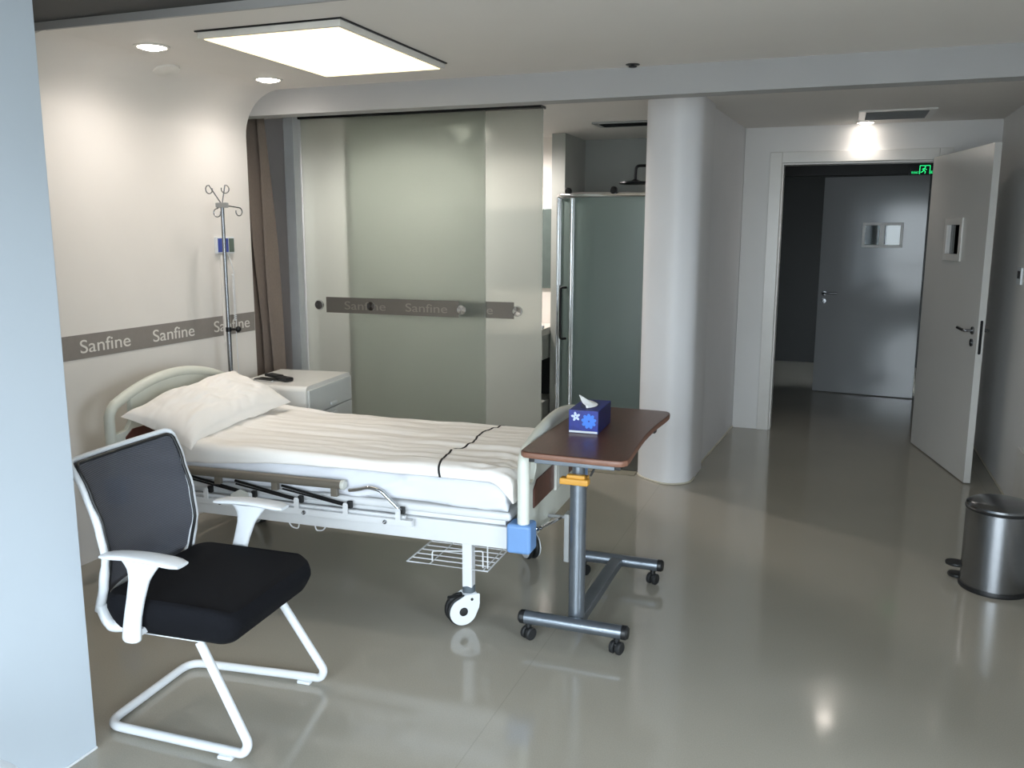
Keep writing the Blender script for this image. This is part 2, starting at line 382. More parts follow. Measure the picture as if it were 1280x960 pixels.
# right wall
struct('wall_right', MB().box((1.02, 2.2, 0), (1.12, 9.1, CEIL)), M['wall_cool'])
struct('trim_6', MB().box((1.0, 3.72, 0), (1.02, 5.46, .38), .004), M['frame'])
struct('trim_7', MB().tube([(1.016, 5.46, .005), (1.016, 7.14, .005)], .006, 6), M['trim'])
VY0, VY1 = .1, 1.75
struct('wall_right_room', MB().box((2.4, -.8, 0), (2.5, VY0, CEIL+.1)).box((2.4, VY1, 0), (2.5, 2.3, CEIL+.1)).box((2.4, VY0, 0), (2.5, VY1, .7)).box((2.4, VY0, 2.15), (2.5, VY1, CEIL+.1)).box((1.12, 2.2, 0), (2.4, 2.3, CEIL)), M['wall_cool'])
wf = MB()
for y in (VY0, .9, VY1-.05): wf.box((2.42, y, .7), (2.48, y+.05, 2.15), .004)
for z in (.7, 1.2, 2.10): wf.box((2.42, VY0, z), (2.48, VY1, z+.05), .004)
struct('added_side_window', wf, M['white_metal'])  # unseen side window, added to brighten the partition
# window wall behind the camera
WX0, WX1, WZ0, WZ1 = -2.0, 1.0, .3, 2.15
wb = MB().box((-2.2, -.8, 0), (2.5, -.7, WZ0)).box((-2.2, -.8, WZ1), (2.5, -.7, CEIL+.1)).box((-2.2, -.8, WZ0), (WX0, -.7, WZ1)).box((WX1, -.8, WZ0), (2.5, -.7, WZ1))
struct('wall_front', wb, M['wall_cool'])
wf = MB()
for x in (WX0, -.52, WX1-.05): wf.box((x, -.78, WZ0), (x+.05, -.72, WZ1), .004)
for z in (WZ0, .9, WZ1-.05): wf.box((WX0, -.78, z), (WX1, -.72, z+.05), .004)
struct('window_1', wf, M['white_metal'])
# dark lobby and room beyond the doorway
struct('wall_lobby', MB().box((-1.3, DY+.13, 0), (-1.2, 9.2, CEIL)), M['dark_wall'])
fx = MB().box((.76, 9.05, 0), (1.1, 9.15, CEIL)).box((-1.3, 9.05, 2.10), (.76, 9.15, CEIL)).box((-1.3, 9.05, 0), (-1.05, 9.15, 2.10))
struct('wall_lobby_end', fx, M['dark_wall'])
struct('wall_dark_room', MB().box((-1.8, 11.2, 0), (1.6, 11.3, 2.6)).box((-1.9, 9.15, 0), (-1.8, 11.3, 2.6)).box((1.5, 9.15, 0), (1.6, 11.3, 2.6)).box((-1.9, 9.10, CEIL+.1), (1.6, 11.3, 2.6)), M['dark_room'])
# bathroom shell
struct('wall_bathroom', MB().box((-4.0, 7.6, 0), (-1.16, 7.7, CEIL)), M['bath_wall'])
struct('wall_bathroom_left', MB().box((-4.1, 5.6, 0), (-4.0, 7.7, CEIL)), M['bath_wall'])
struct('wall_bathroom_rear', MB().box((-4.0, 7.3, 0), (-2.7, 7.6, CEIL)), M['bath_white'])
struct('trim_added_dark', MB().box((-3.99, 7.285, .012), (-2.7, 7.3, .95)).box((-4.0, 5.6, .012), (-3.985, 7.3, .95)), M['bath_floor'])  # dark panels added behind the frosted glass to darken its lower part
struct('wall_bathroom_niche', MB().box((-2.7, 7.3, 0), (-2.26, 7.6, CEIL)), M['bath_white'])
struct('wall_pillar', MB().box((-2.255, 7.0, 0), (-2.14, 7.6, CEIL), .003), M['bath_pillar'])
struct('floor_bathroom', MB().box((-4.0, 5.52, 0), (-1.165, 7.6, .012)), M['bath_floor'])
struct('trim_8', MB().box((-3.62, 5.42, 0), (-1.165, 5.52, .006), .002), M['threshold'])

# ------------------------------------------------ glass sliding doors
def word(body, x0, x1, z0, h, y):
    return text_mb(body, x1-x0, h, frame_mtx((x0, y, z0), (1, 0, 0), (0, 0, 1), (0, -1, 0)))
def knob_mb(c, d=-1):
    m = axis_mtx(c, (0, d, 0))
    return MB().lathe([(0, 0), (.012, 0), (.012, .012), (.03, .016), (.036, .026), (.036, .034), (.03, .042), (0, .044)], n=28, mtx=m)
def glass_door(name, x0, x1, yf, label, bx0, bx1, words, knobs):
    d = thing(name, label, 'glass door', ((x0+x1)/2, yf, 0)); d['kind'] = 'structure'
    T = Matrix.Translation((-(x0+x1)/2, -yf, 0))
    mb = MB().box((x0, yf, .016), (x1, yf+.012, 2.335), .0015); mb.bm.transform(T); mb.build('glass_pane', M['frost'], d)
    mb = MB().box((bx0, yf-.002, .987), (bx1, yf-.0005, 1.098)); mb.bm.transform(T); b = mb.build('border_strip', M['glass_band'], d); b['label'] = 'grey strip with pale lettering across the glass'
    for a, c in words:
        mb = word('Sanfine', a, c, 1.013, .058, yf-.0022); mb.bm.transform(T); mb.build('lettering', M['glass_letter'], b)
    for k in knobs:
        mb = knob_mb((k, yf, 1.042)); mb.bm.transform(T); o = mb.build('knob', M['chrome'], d); o['label'] = 'round chrome knob'
    return d
glass_door('door_1', -3.61, -2.211, 5.44, 'frosted glass sliding door panel on the left, with grey lettered strip and two knobs', -3.446, -2.406, ((-3.294, -2.965), (-2.808, -2.491)), (-3.486, -2.371))
glass_door('door_2', -3.246, -1.825, 5.475, 'frosted glass sliding door panel behind, its bright edge beside the shower gap', -3.05, -2.018, ((-2.93, -2.62), (-2.47, -2.17)), (-3.08, -1.984))
struct('trim_9', MB().box((-3.62, 5.42, 2.335), (-1.82, 5.52, CEIL), .002), M['dark_metal'])

# ------------------------------------------------ curtain in the recess
def curtain_fn(u, v):
    z = .03 + v*2.23
    sp = .19 + .07*(1-v)
    a = u*sp
    x = -3.62 + a + .02*math.sin(v*5)*u
    y = 4.62 + .16*u + .045*math.sin(u*4.2*2*PI + .8*(1-v)) * (.55+.45*(1-v)) + .02*math.sin(v*7+u*9)
    return (x, y, z)
cu = thing('curtain', 'dark taupe curtain gathered behind the end of the lettered wall', 'curtain', (-3.48, 4.68, 0))
cmb = MB().grid(curtain_fn, 70, 24); cmb.bm.transform(Matrix.Translation((3.48, -4.68, 0))); cmb.build('curtain_cloth', M['curtain'], cu, solid=.004)
cmb = MB().tube([(-.55, .02, 2.30), (.42, .02, 2.30)], .011, 8)
for k in range(7): cmb.tube([(-.13+k*.045+.014*math.cos(a), .02, 2.285+.014*math.sin(a)) for a in [2*PI*j/10 for j in range(10)]], .002, 5, loop=True)
cmb.build('curtain_rod', M['grey_paint'], cu)

# ------------------------------------------------ doors
def lever_handle(side):
    """lever and rose on the local y=0 face; side=-1 points the lever towards -x"""
    mb = MB().lathe([(0, 0), (.025, 0), (.025, .006), (.022, .009), (.009, .01), (.009, .04), (0, .04)], n=20, mtx=axis_mtx((0, 0, 0), (0, -1, 0)))
    mb.tube(fillet([(0, -.03, 0), (0, -.05, 0), (side*.05, -.052, .002), (side*.125, -.05, .006)], .02), .0095, 10)
    return mb
def door_leaf(name, loc, rz, W, Hh, th, wx0, wx1, wz0, wz1, fr, m, label, hx, lever, lock, edge=False, mullion=None):
    d = thing(name, label, 'door', loc, rz); d['kind'] = 'structure'
    mb = MB().box((0, 0, .008), (wx0, th, Hh), .0).box((wx1, 0, .008), (W, th, Hh)).box((wx0, 0, .008), (wx1, th, wz0)).box((wx0, 0, wz1), (wx1, th, Hh))
    bmesh.ops.remove_doubles(mb.bm, verts=mb.bm.verts[:], dist=1e-5)
    mb.build('door_leaf', m, d)
    f = MB()
    for y0, y1 in ((-.012, 0), (th, th+.012)):
        f.box((wx0-fr, y0, wz0-fr), (wx1+fr, y1, wz0), .003).box((wx0-fr, y0, wz1), (wx1+fr, y1, wz1+fr), .003)
        f.box((wx0-fr, y0, wz0), (wx0, y1, wz1), .003).box((wx1, y0, wz0), (wx1+fr, y1, wz1), .003)
        if mullion: f.box((mullion[0], y0, wz0), (mullion[1], y1, wz1), .003)
    wfz = f.build('window_frame', M['frame'], d)
    MB().box((wx0, th/2-.003, wz0), (wx1, th/2+.003, wz1)).build('window_pane', M['pane'], d)
    h = lever_handle(lever); h.bm.transform(Matrix.Translation((hx, 0, lock+.075))); h.build('lever_handle', M['steel'], d)['label'] = 'brushed steel lever handle'
    MB().lathe([(0, 0), (.024, 0), (.024, .007), (.008, .008), (.008, .011), (0, .011)], n=20, mtx=axis_mtx((hx, 0, lock), (0, -1, 0))).build('lock_rose', M['steel'], d)
    if edge:
        MB().prism(rrect(-.008, -.105, .008, .105, .0078), 0, .002, mtx=frame_mtx((W, th/2, lock+.04), (0, 1, 0), (0, 0, 1), (1, 0, 0))).build('lock_plate', M['dark_metal'], d)
        h = lever_handle(lever); h.bm.transform(Matrix.Translation((hx, th, lock+.075)) @ Matrix.Scale(-1, 4, (0, 1, 0))); bmesh.ops.reverse_faces(h.bm, faces=h.bm.faces[:]); h.build('lever_handle', M['steel'], d)
    return d
D = Vector((.82-.587, 5.987-7.057)); ang = math.atan2(D.y, D.x)
door_leaf('door_3', (.587, 7.057, 0), ang, 1.095, 2.09, .04, .425, .66, 1.425, 1.615, .045, M['door'], 'white corridor door standing open with small window and steel lever', 1.02, -1, .89, True)
D2 = Vector((.73+.177, 9.0-9.12)); ang2 = math.atan2(D2.y, D2.x)
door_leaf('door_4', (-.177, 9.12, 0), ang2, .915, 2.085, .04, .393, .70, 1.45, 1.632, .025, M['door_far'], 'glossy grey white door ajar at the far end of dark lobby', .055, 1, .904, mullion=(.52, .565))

# ------------------------------------------------ ceiling fittings
def downlight(x, y, z, r, label, power, blend=1.0, size=165, soft=.05):
    t = thing('downlight', label, 'ceiling light', (x, y, z), 0, None)
    MB().lathe([(r*.86, -.002), (r*.9, -.006), (r*1.12, -.004), (r*1.12, 0), (r*.86, 0)], n=36).build('trim_ring', M['bead_white'], t)
    MB().lathe([(0, -.016), (r*.5, -.0135), (r*.86, -.005), (r*.86, -.001), (0, -.001)], n=36).build('lens', M['lamp_on'], t)  # lens bulges downward to stand in for the lamp's bloom
    ld = bpy.data.lights.new('downlight_lamp', 'SPOT'); ld.energy = power; ld.color = (1, .93, .88); ld.spot_size = math.radians(size); ld.spot_blend = blend; ld.shadow_soft_size = soft
    lo = bpy.data.objects.new('downlight_lamp', ld); COL.objects.link(lo); lo.parent = t; lo.location = (0, 0, -.03)
    return t
downlight(-2.861, 3.198, CEIL, .068, 'lit round downlight nearer the camera, above the bed head', 20)
downlight(-2.886, 4.066, CEIL, .068, 'lit round downlight beside the curtain recess, beyond the glowing panel', 20)
downlight(.116, 7.045, CEIL, .062, 'lit round downlight above the corridor doorway beside the vent', 7, 1.0, 125)
downlight(-2.75, 6.3, CEIL, .062, 'lit round downlight in bathroom behind the frosted glass', 130, .5, 176, .07)
downlight(-2.8, 6.85, CEIL, .062, 'added unseen downlight brightening the washstand niche behind the frosted glass', 30, .5, 170, .1)  # extra lamp added to brighten the niche and the glass
t = thing('ceiling_speaker', 'flush white round disc on the curved ceiling edge between two downlights', 'ceiling disc', (-3.12, 3.57, CEIL-.022))
t.rotation_euler = (0, math.radians(-14), 0)
MB().lathe([(0, -.012), (.055, -.011), (.066, -.007), (.068, .012), (0, .012)], n=36).build('speaker_cover', M['bead_white'], t)
# glowing square panel hung a little below the ceiling
t = thing('panel_light', 'warm glowing rectangular panel light hung below the ceiling', 'ceiling light', (-2.142, 3.49, CEIL))
mb = MB().box((-.33, -.47, -.03), (.33, .47, -.005), .003); mb.build('panel_frame', M['bead_white'], t)
MB().box((-.312, -.452, -.0325), (.312, .452, -.029), .002).build('diffuser', M['panel_on'], t)
MB().box((-.338, -.478, -.006), (.338, .478, 0), .001).build('shadow_gap_plate', M['dark_metal'], t)  # dark plate standing in for the shadow gap above the panel
def vent(label, x0, y0, x1, y1, m, n, dark):
    t = thing('air_vent', label, 'air vent', ((x0+x1)/2, (y0+y1)/2, CEIL)); w, h = (x1-x0)/2, (y1-y0)/2; b = .045
    f = MB().box((-w, -h, -.012), (w, -h+b, 0), .003).box((-w, h-b, -.012), (w, h, 0), .003).box((-w, -h+b, -.012), (-w+b, h-b, 0), .003).box((w-b, -h+b, -.012), (w, h-b, 0), .003)
    f.build('vent_frame', m, t)
    MB().box((-w+b, -h+b, -.003), (w-b, h-b, 0)).build('vent_backing', M['black_plastic'], t)
    s = MB()
    for k in range(n):
        y = -h+b+(k+.5)*(2*h-2*b)/n; s.box((-w+b, -.011, -.0015), (w-b, .011, .0015), mtx=Matrix.Translation((0, y, -.009)) @ Matrix.Rotation(math.radians(35), 4, 'X'))
    s.build('slats', dark, t)
vent('white framed air vent in corridor ceiling above the open door', .06, 6.36, .53, 6.86, M['frame'], 10, M['grey_paint'])
vent('dark air vent in the bathroom ceiling above the shower', -1.76, 6.40, -1.25, 6.66, M['grey_paint'], 7, M['dark_metal'])
t = thing('ceiling_sprinkler', 'small dark sprinkler fitting where ceiling meets the beam', 'sprinkler', (-.985, 4.305, CEIL))
MB().lathe([(0, -.002), (.034, -.002), (.034, 0), (0, 0)], n=24).build('cover_plate', M['black_plastic'], t)
MB().lathe([(0, -.014), (.016, -.014), (.02, -.012), (.02, -.009), (.008, -.008), (.01, -.002), (0, -.002)], n=16).build('nozzle', M['dark_metal'], t)

# ------------------------------------------------ wall fittings
t = thing('wall_border', 'grey border strip with white lettering along the white left wall', 'wall border', (XL, 3.0, 0))
b = MB().box((0, -1.35, .975), (.002, 1.365, 1.087)); b.build('border_strip', M['band'], t)
for a, c in ((2.615, 2.925), (3.063, 3.372), (3.527, 3.835), (3.998, 4.315)):
    text_mb('Sanfine', c-a, .062, frame_mtx((.0021, a-3.0, 1.0), (0, 1, 0), (0, 0, 1), (1, 0, 0))).build('lettering', M['letter'], t)['label'] = 'white word on the grey strip'
t = thing('nurse_call_panel', 'small wall panel with blue screen behind the drip stand', 'wall panel', (XL, 4.117, 1.483))
MB().box((0, -.077, -.046), (.018, .077, .046), .004).build('housing', M['white_plastic'], t)
MB().box((.018, -.068, -.038), (.0195, .02, .038)).build('screen', M['screen_blue'], t)
kp = MB().box((.018, .026, -.038), (.0195, .07, .038)); kp.build('keypad', M['screen_green'], t)
MB().box((0, -.04, -.55), (.012, .0, -.05), .003).build('cable_duct', M['wall'], t)
pts = [(.03+.007*math.cos(a), .035+.007*math.sin(a), -.16-.27*a/(2*PI*26)) for a in [2*PI*26*k/260 for k in range(261)]]
MB().tube([(.012, .02, -.046), (.025, .03, -.1)] + pts + [(.03, .035, -.47), (.03, .04, -.75)], .0022, 6).build('coiled_cord', M['white_plastic'], t)
t = thing('wall_switch', 'white switch plate on the right hand wall near the door', 'wall switch', (1.02, 5.97, 1.31))
MB().box((-.012, -.06, -.05), (0, .06, .05), .003).build('plate', M['white_plastic'], t)
MB().box((-.015, -.045, -.015), (-.012, .03, .03), .001).build('rocker', M['black_plastic'], t)
# exit sign above the far door
t = thing('exit_sign', 'green lit exit sign above the far dark doorway', 'exit sign', (.69, 9.05, 2.135))
MB().box((-.14, -.03, -.052), (.17, 0, .052), .004).build('housing', M['sign_black'], t)
s = MB()
for a, c in (((-.05, -.04), (-.05, .035)), ((-.05, .035), (.035, .035)), ((.035, .035), (.035, -.04))):
    s.obox((a[0], -.031, a[1]), (c[0], -.031, c[1]), .0055, .003, 0, (0, 1, 0))
fig = [((-.012, .012), (-.018, -.006)), ((-.018, -.006), (-.002, -.018)), ((-.002, -.018), (-.006, -.036)), ((-.018, -.006), (-.03, -.022)), ((-.03, -.022), (-.043, -.024)), ((-.012, .010), (.008, -.002)), ((-.014, .010), (-.032, .002))]
for a, c in fig: s.obox((a[0], -.031, a[1]), (c[0], -.031, c[1]), .0055, .003, 0, (0, 1, 0))
s.lathe([(0, 0), (.006, 0), (.006, .003), (0, .003)], n=14, mtx=axis_mtx((-.006, -.0295, .022), (0, -1, 0)))
s.build('running_figure', M['sign_green'], t)['label'] = 'green running figure in a doorway'
text_mb('\u5b89\u5168\u51fa\u53e3', .062, .022, frame_mtx((-.12, -.0305, -.036), (1, 0, 0), (0, 0, 1), (0, -1, 0))).build('lettering', M['sign_green'], t)
text_mb('EXIT', .07, .022, frame_mtx((.045, -.0305, -.036), (1, 0, 0), (0, 0, 1), (0, -1, 0))).build('lettering', M['sign_green'], t)

# ------------------------------------------------ bathroom contents
t = thing('shower_enclosure', 'curved shower enclosure of teal frosted glass with chrome rails', 'shower', (-1.55, 6.5, 0))
T = Matrix.Translation((1.55, -6.5, 0))
def at(mb): mb.bm.transform(T); return mb
path = [(-1.17, 6.06)] + [(-1.17-k*.05, 6.06+.004*k) for k in range(1, 8)]
cxq, cyq, rq = -1.56, 6.44, .35
path = [(-1.17, 6.08), (-1.35, 6.08)] + [(cxq-rq*math.sin(a)*1.06, cyq-rq*math.cos(a)) for a in [PI/2*k/12 for k in range(13)]] + [(cxq-rq*1.06, 6.8), (cxq-rq*1.06, 7.58)]
path = [(x-.065 if x < -1.3 else x, y) for x, y in path]
ptop = [Vector((x, y, 1.82)) for x, y in path]
at(MB().tube(ptop, .02, 10)).build('top_rail', M['chrome'], t)
at(MB().tube([Vector((x, y, .17)) for x, y in path], .02, 10)).build('bottom_rail', M['chrome'], t)
tray = [(x, y) for x, y in path] + [(-1.17, 7.58)]
at(MB().prism([(x-(.03 if i > 6 else 0), y-(.03 if i < 10 else 0)) for i, (x, y) in enumerate(tray)], .012, .15)).build('shower_tray', M['bath_floor'], t)
def wallstrip(pp, z0, z1, th=.006):
    r = []
    for i, p in enumerate(pp):
        a = Vector(pp[max(i-1, 0)]); c = Vector(pp[min(i+1, len(pp)-1)]); d = (c-a).normalized(); n = Vector((-d.y, d.x))*th/2
        r.append([(p[0]-n.x, p[1]-n.y, z0), (p[0]+n.x, p[1]+n.y, z0), (p[0]+n.x, p[1]+n.y, z1), (p[0]-n.x, p[1]-n.y, z1)])
    return MB().loft(r)
at(wallstrip([(-1.175, 6.08), (-1.36, 6.08), (-1.625, 6.09), (-1.720, 6.107), (-1.805, 6.155)], .18, 1.81)).build('glass_panel', M['frost_teal'], t)
at(wallstrip([(-1.850, 6.19), (-1.910, 6.245), (-1.960, 6.32), (-1.994, 6.42), (-1.995, 6.8), (-1.995, 7.56)], .18, 1.81)).build('glass_panel', M['frost_teal'], t)
for x, y in ((-1.815, 6.155), (-1.835, 6.17), (-1.985, 6.34), (-1.975, 6.30), (-1.945, 6.26)):
    at(MB().tube([(x, y, .17), (x, y, 1.82)], .011, 8)).build('post', M['chrome'], t)
at(MB().tube(fillet([(-1.875, 6.215, 1.16), (-1.91, 6.17, 1.16), (-1.91, 6.17, .78), (-1.875, 6.215, .78)], .02), .009, 8)).build('door_handle', M['dark_metal'], t)
for x, y in ((-1.86, 6.17), (-1.5, 6.065)):
    at(MB().lathe([(0, -.015), (.02, -.015), (.026, -.008), (.026, .008), (.02, .015), (0, .015)], n=20, mtx=axis_mtx((x, y, 1.85), (.3, 1, 0)))).build('roller', M['dark_metal'], t)
t = thing('overhead_shower', 'round overhead shower rose on a bent chrome arm', 'shower head', (-1.165, 6.6, 2.05))
MB().tube(fillet([(0, 0, 0), (-.30, 0, 0), (-.305, 0, -.10)], .03), .011, 8).build('arm', M['dark_metal'], t)
MB().lathe([(0, -.135), (.11, -.135), (.12, -.128), (.118, -.118), (.03, -.108), (.014, -.098), (0, -.098)], c=(-.305, 0, 0), n=32).build('spray_plate', M['dark_metal'], t)
MB().lathe([(0, 0), (.03, 0), (.03, .012), (0, .012)], n=20, mtx=axis_mtx((0, 0, 0), (-1, 0, 0))).build('wall_flange', M['chrome'], t)
# wash stand seen through the gap
t = thing('washstand', 'white counter washstand seen in gap beside the frosted door', 'washstand', (-2.6, 7.05, .012))
MB().box((-.5, -.25, .70), (.34, .24, .76), .006).build('counter', M['counter'], t)
MB().box((-.48, -.22, 0), (.335, .24, .14)).box((-.48, -.22, .5), (.335, .24, .70)).box((-.48, .2, .14), (.335, .24, .5)).box((-.48, -.22, .14), (.18, .2, .5)).build('cabinet_body', M['bath_pillar'], t)
MB().box((.18, .18, .14), (.335, .2, .5)).build('shelf_shade_panel', M['black_plastic'], t)  # black sheet standing in for the shade inside the open shelf
t = thing('mirror', 'grey mirror above the washstand in the bathroom gap', 'mirror', (-2.75, 7.3, 1.42))
MB().box((-.6, -.03, -.34), (.49, 0, .34), .004).build('mirror_glass', mat('grey_mirror', '6f7b78', .15, .3), t)
t = thing('soap_bar', 'small white soap bar at the front edge of the washstand', 'soap', (-2.287, 6.835, .772))
MB().box((-.03, -.02, 0), (.03, .02, .03), .009, 3).build('soap_block', M['white_plastic'], t)

# ================================================================== BED
BA = math.radians(2.0); P0 = Vector((-1.06, 3.02)); BX = Vector((math.cos(BA), math.sin(BA))); BY = Vector((-math.sin(BA), math.cos(BA)))
def bw(X, Y): p = P0+BX*X+BY*Y; return (p.x, p.y)
BC = bw(-1.0, .45)
TB = Matrix.Translation((1.0, -.45, 0))         # bed plan coordinates (0 at the near foot corner) -> local to the bed empty
bed = thing('hospital_bed', 'white hospital bed on casters with blue corner bumper and folded side rail', 'bed', (BC[0], BC[1], 0), BA)
def bb(mb, name, m, parent=None, ang=38):
    mb.bm.transform(TB); return mb.build(name, m, parent or bed, ang)
W_ = .88
f = MB()
for y in (.005, W_-.045): f.box((-1.93, y, .345), (-.05, y+.04, .435), .006)
for x in (-1.9, -1.2, -.6, -.12): f.box((x, .045, .36), (x+.05, W_-.045, .42), .004)
bb(f, 'bed_frame', M['white_metal'])
bb(MB().box((-1.91, .02, .437), (-.09, W_-.02, .456), .004).box((-1.92, .003, .457), (-.065, W_-.003, .493), .014, 3), 'bed_deck', M['white_metal'])
def board(X, Zt, inner_bottom, sgn, name, hole, z0):
    """arched end board; Zt(y) gives the arch height; sgn = side of X the outer face is on"""
    ys = [W_*k/24 for k in range(25)]
    top = [Vector((X, y, Zt(y))) for y in ys]
    frame_path = fillet([(X, .0, z0), (X, .0, Zt(.03)-.045)], .01) + [(X, .012, Zt(.03)-.018)] + [(X, y, Zt(y)) for y in ys[1:-1]] + [(X, W_-.012, Zt(.03)-.018), (X, W_, Zt(.03)-.045), (X, W_, z0)]
    fr = MB().tube(frame_path, .024, 12, flat=(1, 1))
    o = bb(fr, name, M['cream_plastic'])
    pn = MB(); yy = [.125+(W_-.25)*k/16 for k in range(17)]
    poly = [(0.01, z0), (W_-.01, z0), (W_-.01, inner_bottom), (W_-.125+.03, inner_bottom+.01), (W_-.125, inner_bottom+.05)] + [(y, Zt(y)-.005) for y in reversed(yy)] + [(.125, inner_bottom+.05), (.095, inner_bottom+.01), (.01, inner_bottom)]
    pn.prism(poly, -.013, .013, .004, mtx=frame_mtx((X, 0, 0), (0, 1, 0), (0, 0, 1), (1, 0, 0)))
    bb(pn, 'board_panel', M['cream_plastic'], o)
    return o
fb = board(-.012, lambda y: .70+.085*math.sin(PI*min(max((y+.05)/(W_+.1), 0), 1))**.8+.008, .60, 1, 'footboard', True, .37)
hb = board(-1.955, lambda y: .72+.15*math.sin(PI*min(max((y+.06)/(W_+.12), 0), 1))**.75+.008, .655, -1, 'headboard', True, .37)
# brown inlays and card holder
ins = [(.075, .50), (.075, .575), (.12, .605), (.66, .605), (.72, .57), (.72, .50)]
bb(MB().prism(ins, 0, .006, .002, mtx=frame_mtx((.002, 0, 0), (0, 1, 0), (0, 0, 1), (1, 0, 0))), 'inlay_panel', M['brown_panel'], fb)
bb(MB().prism([(y, z+.06) for y, z in ins], 0, .006, .002, mtx=frame_mtx((-1.942, 0, 0), (0, 1, 0), (0, 0, 1), (1, 0, 0))), 'inlay_panel', M['brown_panel'], hb)
bb(MB().box((.003, .36, .49), (.02, .56, .625), .006).box((.02, .38, .51), (.022, .54, .60), .0005), 'card_holder', M['label_pale'], fb)
# bumpers
def bumper(X, Y, sx, sy):
    m = MB().box((X-.05*1-.02 if sx > 0 else X-.025, Y-.032 if sy < 0 else Y-.06, .345), (X+.028 if sx > 0 else X+.07, Y+.06 if sy < 0 else Y+.032, .462), .014, 4)
    o = bb(m, 'corner_bumper', M['blue_plastic']); o['label'] = 'blue corner bumper'
bumper(-.003, .0, 1, -1); bumper(-.003, W_, 1, 1); bumper(-1.96, 0, -1, -1); bumper(-1.96, W_, -1, 1)
# legs and casters
def caster(X, Y, ry):
    lg = MB().box((X-.021, Y-.021, .155), (X+.021, Y+.021, .35), .004); bb(lg, 'leg', M['white_metal'])
    cs = bpy.data.objects.new('caster', None); COL.objects.link(cs); cs.parent = bed
    p = TB @ Vector((X, Y, 0)); cs.location = (p.x, p.y, 0); cs.rotation_euler = (0, 0, ry)
    MB().lathe([(0, .128), (.024, .128), (.026, .132), (.026, .158), (.02, .162), (0, .162)], n=20).build('collar', M['collar'], cs)
    cx = -.035; R0 = .064
    for s in (-1, 1):
        MB().lathe([(0, -.011), (R0*.8, -.011), (R0*.96, -.008), (R0, 0), (R0*.96, .008), (R0*.8, .011), (0, .011)], n=32, mtx=axis_mtx((cx, s*.016, R0), (0, 1, 0))).build('wheel', M['rubber'], cs)
    cov = [(cx+.057*math.cos(a), R0+.057*math.sin(a)) for a in [PI*.72+PI*1.18*k/22 for k in range(23)]] + [(.031, .072), (.034, .09), (.034, .128), (.03, .132), (-.026, .132), (-.032, .128)]
    for s in (-1, 1):
        MB().prism(cov, 0, .006, .002, mtx=frame_mtx((0, s*.029+(.003 if s > 0 else -.003)*0, 0), (1, 0, 0), (0, 0, 1), (0, -1, 0))).build('wheel_cover', M['white_plastic'], cs)
        MB().lathe([(0, 0), (.006, 0), (.006, .0015), (0, .0015)], n=14, mtx=axis_mtx((.0, -.0352 if s < 0 else .0292, .112), (0, s, 0))).build('pin', M['black_plastic'], cs)  # black disc standing in for the dark of a hole in the cover
        MB().lathe([(0, 0), (.018, 0), (.016, .004), (.006, .005), (0, .005)], n=20, mtx=axis_mtx((cx, -.035 if s < 0 else .029, R0), (0, s, 0))).build('hub_cap', M['black_plastic'], cs)
    MB().box((-.026, -.029, .115), (.027, .029, .134), .006).build('fork', M['white_plastic'], cs)
    MB().box((-.088, -.016, .105), (-.04, .016, .122), .005).build('brake_pedal', M['rubber'], cs)
for X, Y, a in ((-.257, .05, .72), (-.257, W_-.05, 2.3), (-1.75, .05, .2), (-1.75, W_-.05, -.3)): caster(X, Y, a)
# folded side rail, near side
sr = bpy.data.objects.new('side_rail', None); COL.objects.link(sr); sr.parent = bed
sr.location = (0, 0, 0)
def sb(mb, name, m): mb.bm.transform(TB); return mb.build(name, m, sr)
sb(MB().tube([(-1.72, -.035, .546), (-.768, -.035, .552)], .0195, 14), 'top_tube', M['taupe'])
sb(MB().lathe([(0, 0), (.0205, 0), (.0205, .012), (.016, .016), (0, .016)], n=18, mtx=axis_mtx((-.772, -.035, .552), (1, 0, .006))), 'end_cap', M['label_pale'])
sb(MB().box((-1.70, -.04, .405), (-.463, -.012, .433), .003).box((-1.72, -.022, .433), (-.50, -.008, .445), .002), 'lower_bar', M['white_metal'])
piv = [-1.43, -1.21, -.985, -.757, -.523]
for i, x in enumerate(piv):
    sb(MB().prism([(-.011, .425), (.011, .425), (.011, .47), (.007, .478), (-.007, .478), (-.011, .47)], 0, .005, mtx=frame_mtx((x, -.037, 0), (1, 0, 0), (0, 0, 1), (0, -1, 0))).lathe([(0, 0), (.005, 0), (.005, .004), (0, .004)], n=12, mtx=axis_mtx((x, -.042, .467), (0, -1, 0))), 'pivot_bracket', M['white_metal'])
    sb(MB().box((x+.0, -.03, .452), (x+.022, -.012, .482), .004), 'pivot_block', M['black_plastic'])
for i, x in enumerate(piv[1:4]):
    sb(MB().tube([(x+.005, -.028, .467), (x-.30, -.03, .52)], .0055, 8), 'strut', M['dark_metal'])
    sb(MB().tube([(x+.005, -.026, .46), (x-.30, -.026, .505)], .004, 8), 'strut', M['dark_metal'])
sb(MB().tube(fillet([(-.74, -.035, .532), (-.70, -.035, .538), (-.655, -.035, .553), (-.60, -.035, .545), (-.515, -.03, .468)], .02), .0075, 10), 'swing_arm', M['chrome'])
for x in (-1.62, -1.38, -1.10, -.82): sb(MB().box((x, -.046, .500), (x+.03, -.024, .537), .004), 'tube_clamp', M['taupe'])
sb(MB().prism([(-1.30, .44), (-1.20, .44), (-1.21, .475), (-1.25, .49), (-1.30, .465)], 0, .006, .001, mtx=frame_mtx((0, -.04, 0), (1, 0, 0), (0, 0, 1), (0, -1, 0))), 'latch_plate', M['label_pale'])
for x in (-1.36, -.95, -.58): sb(MB().lathe([(0, 0), (.009, 0), (.008, .005), (.004, .006), (0, .004)], n=14, mtx=axis_mtx((x, -.04, .418), (0, -1, 0))), 'bolt', M['steel'])
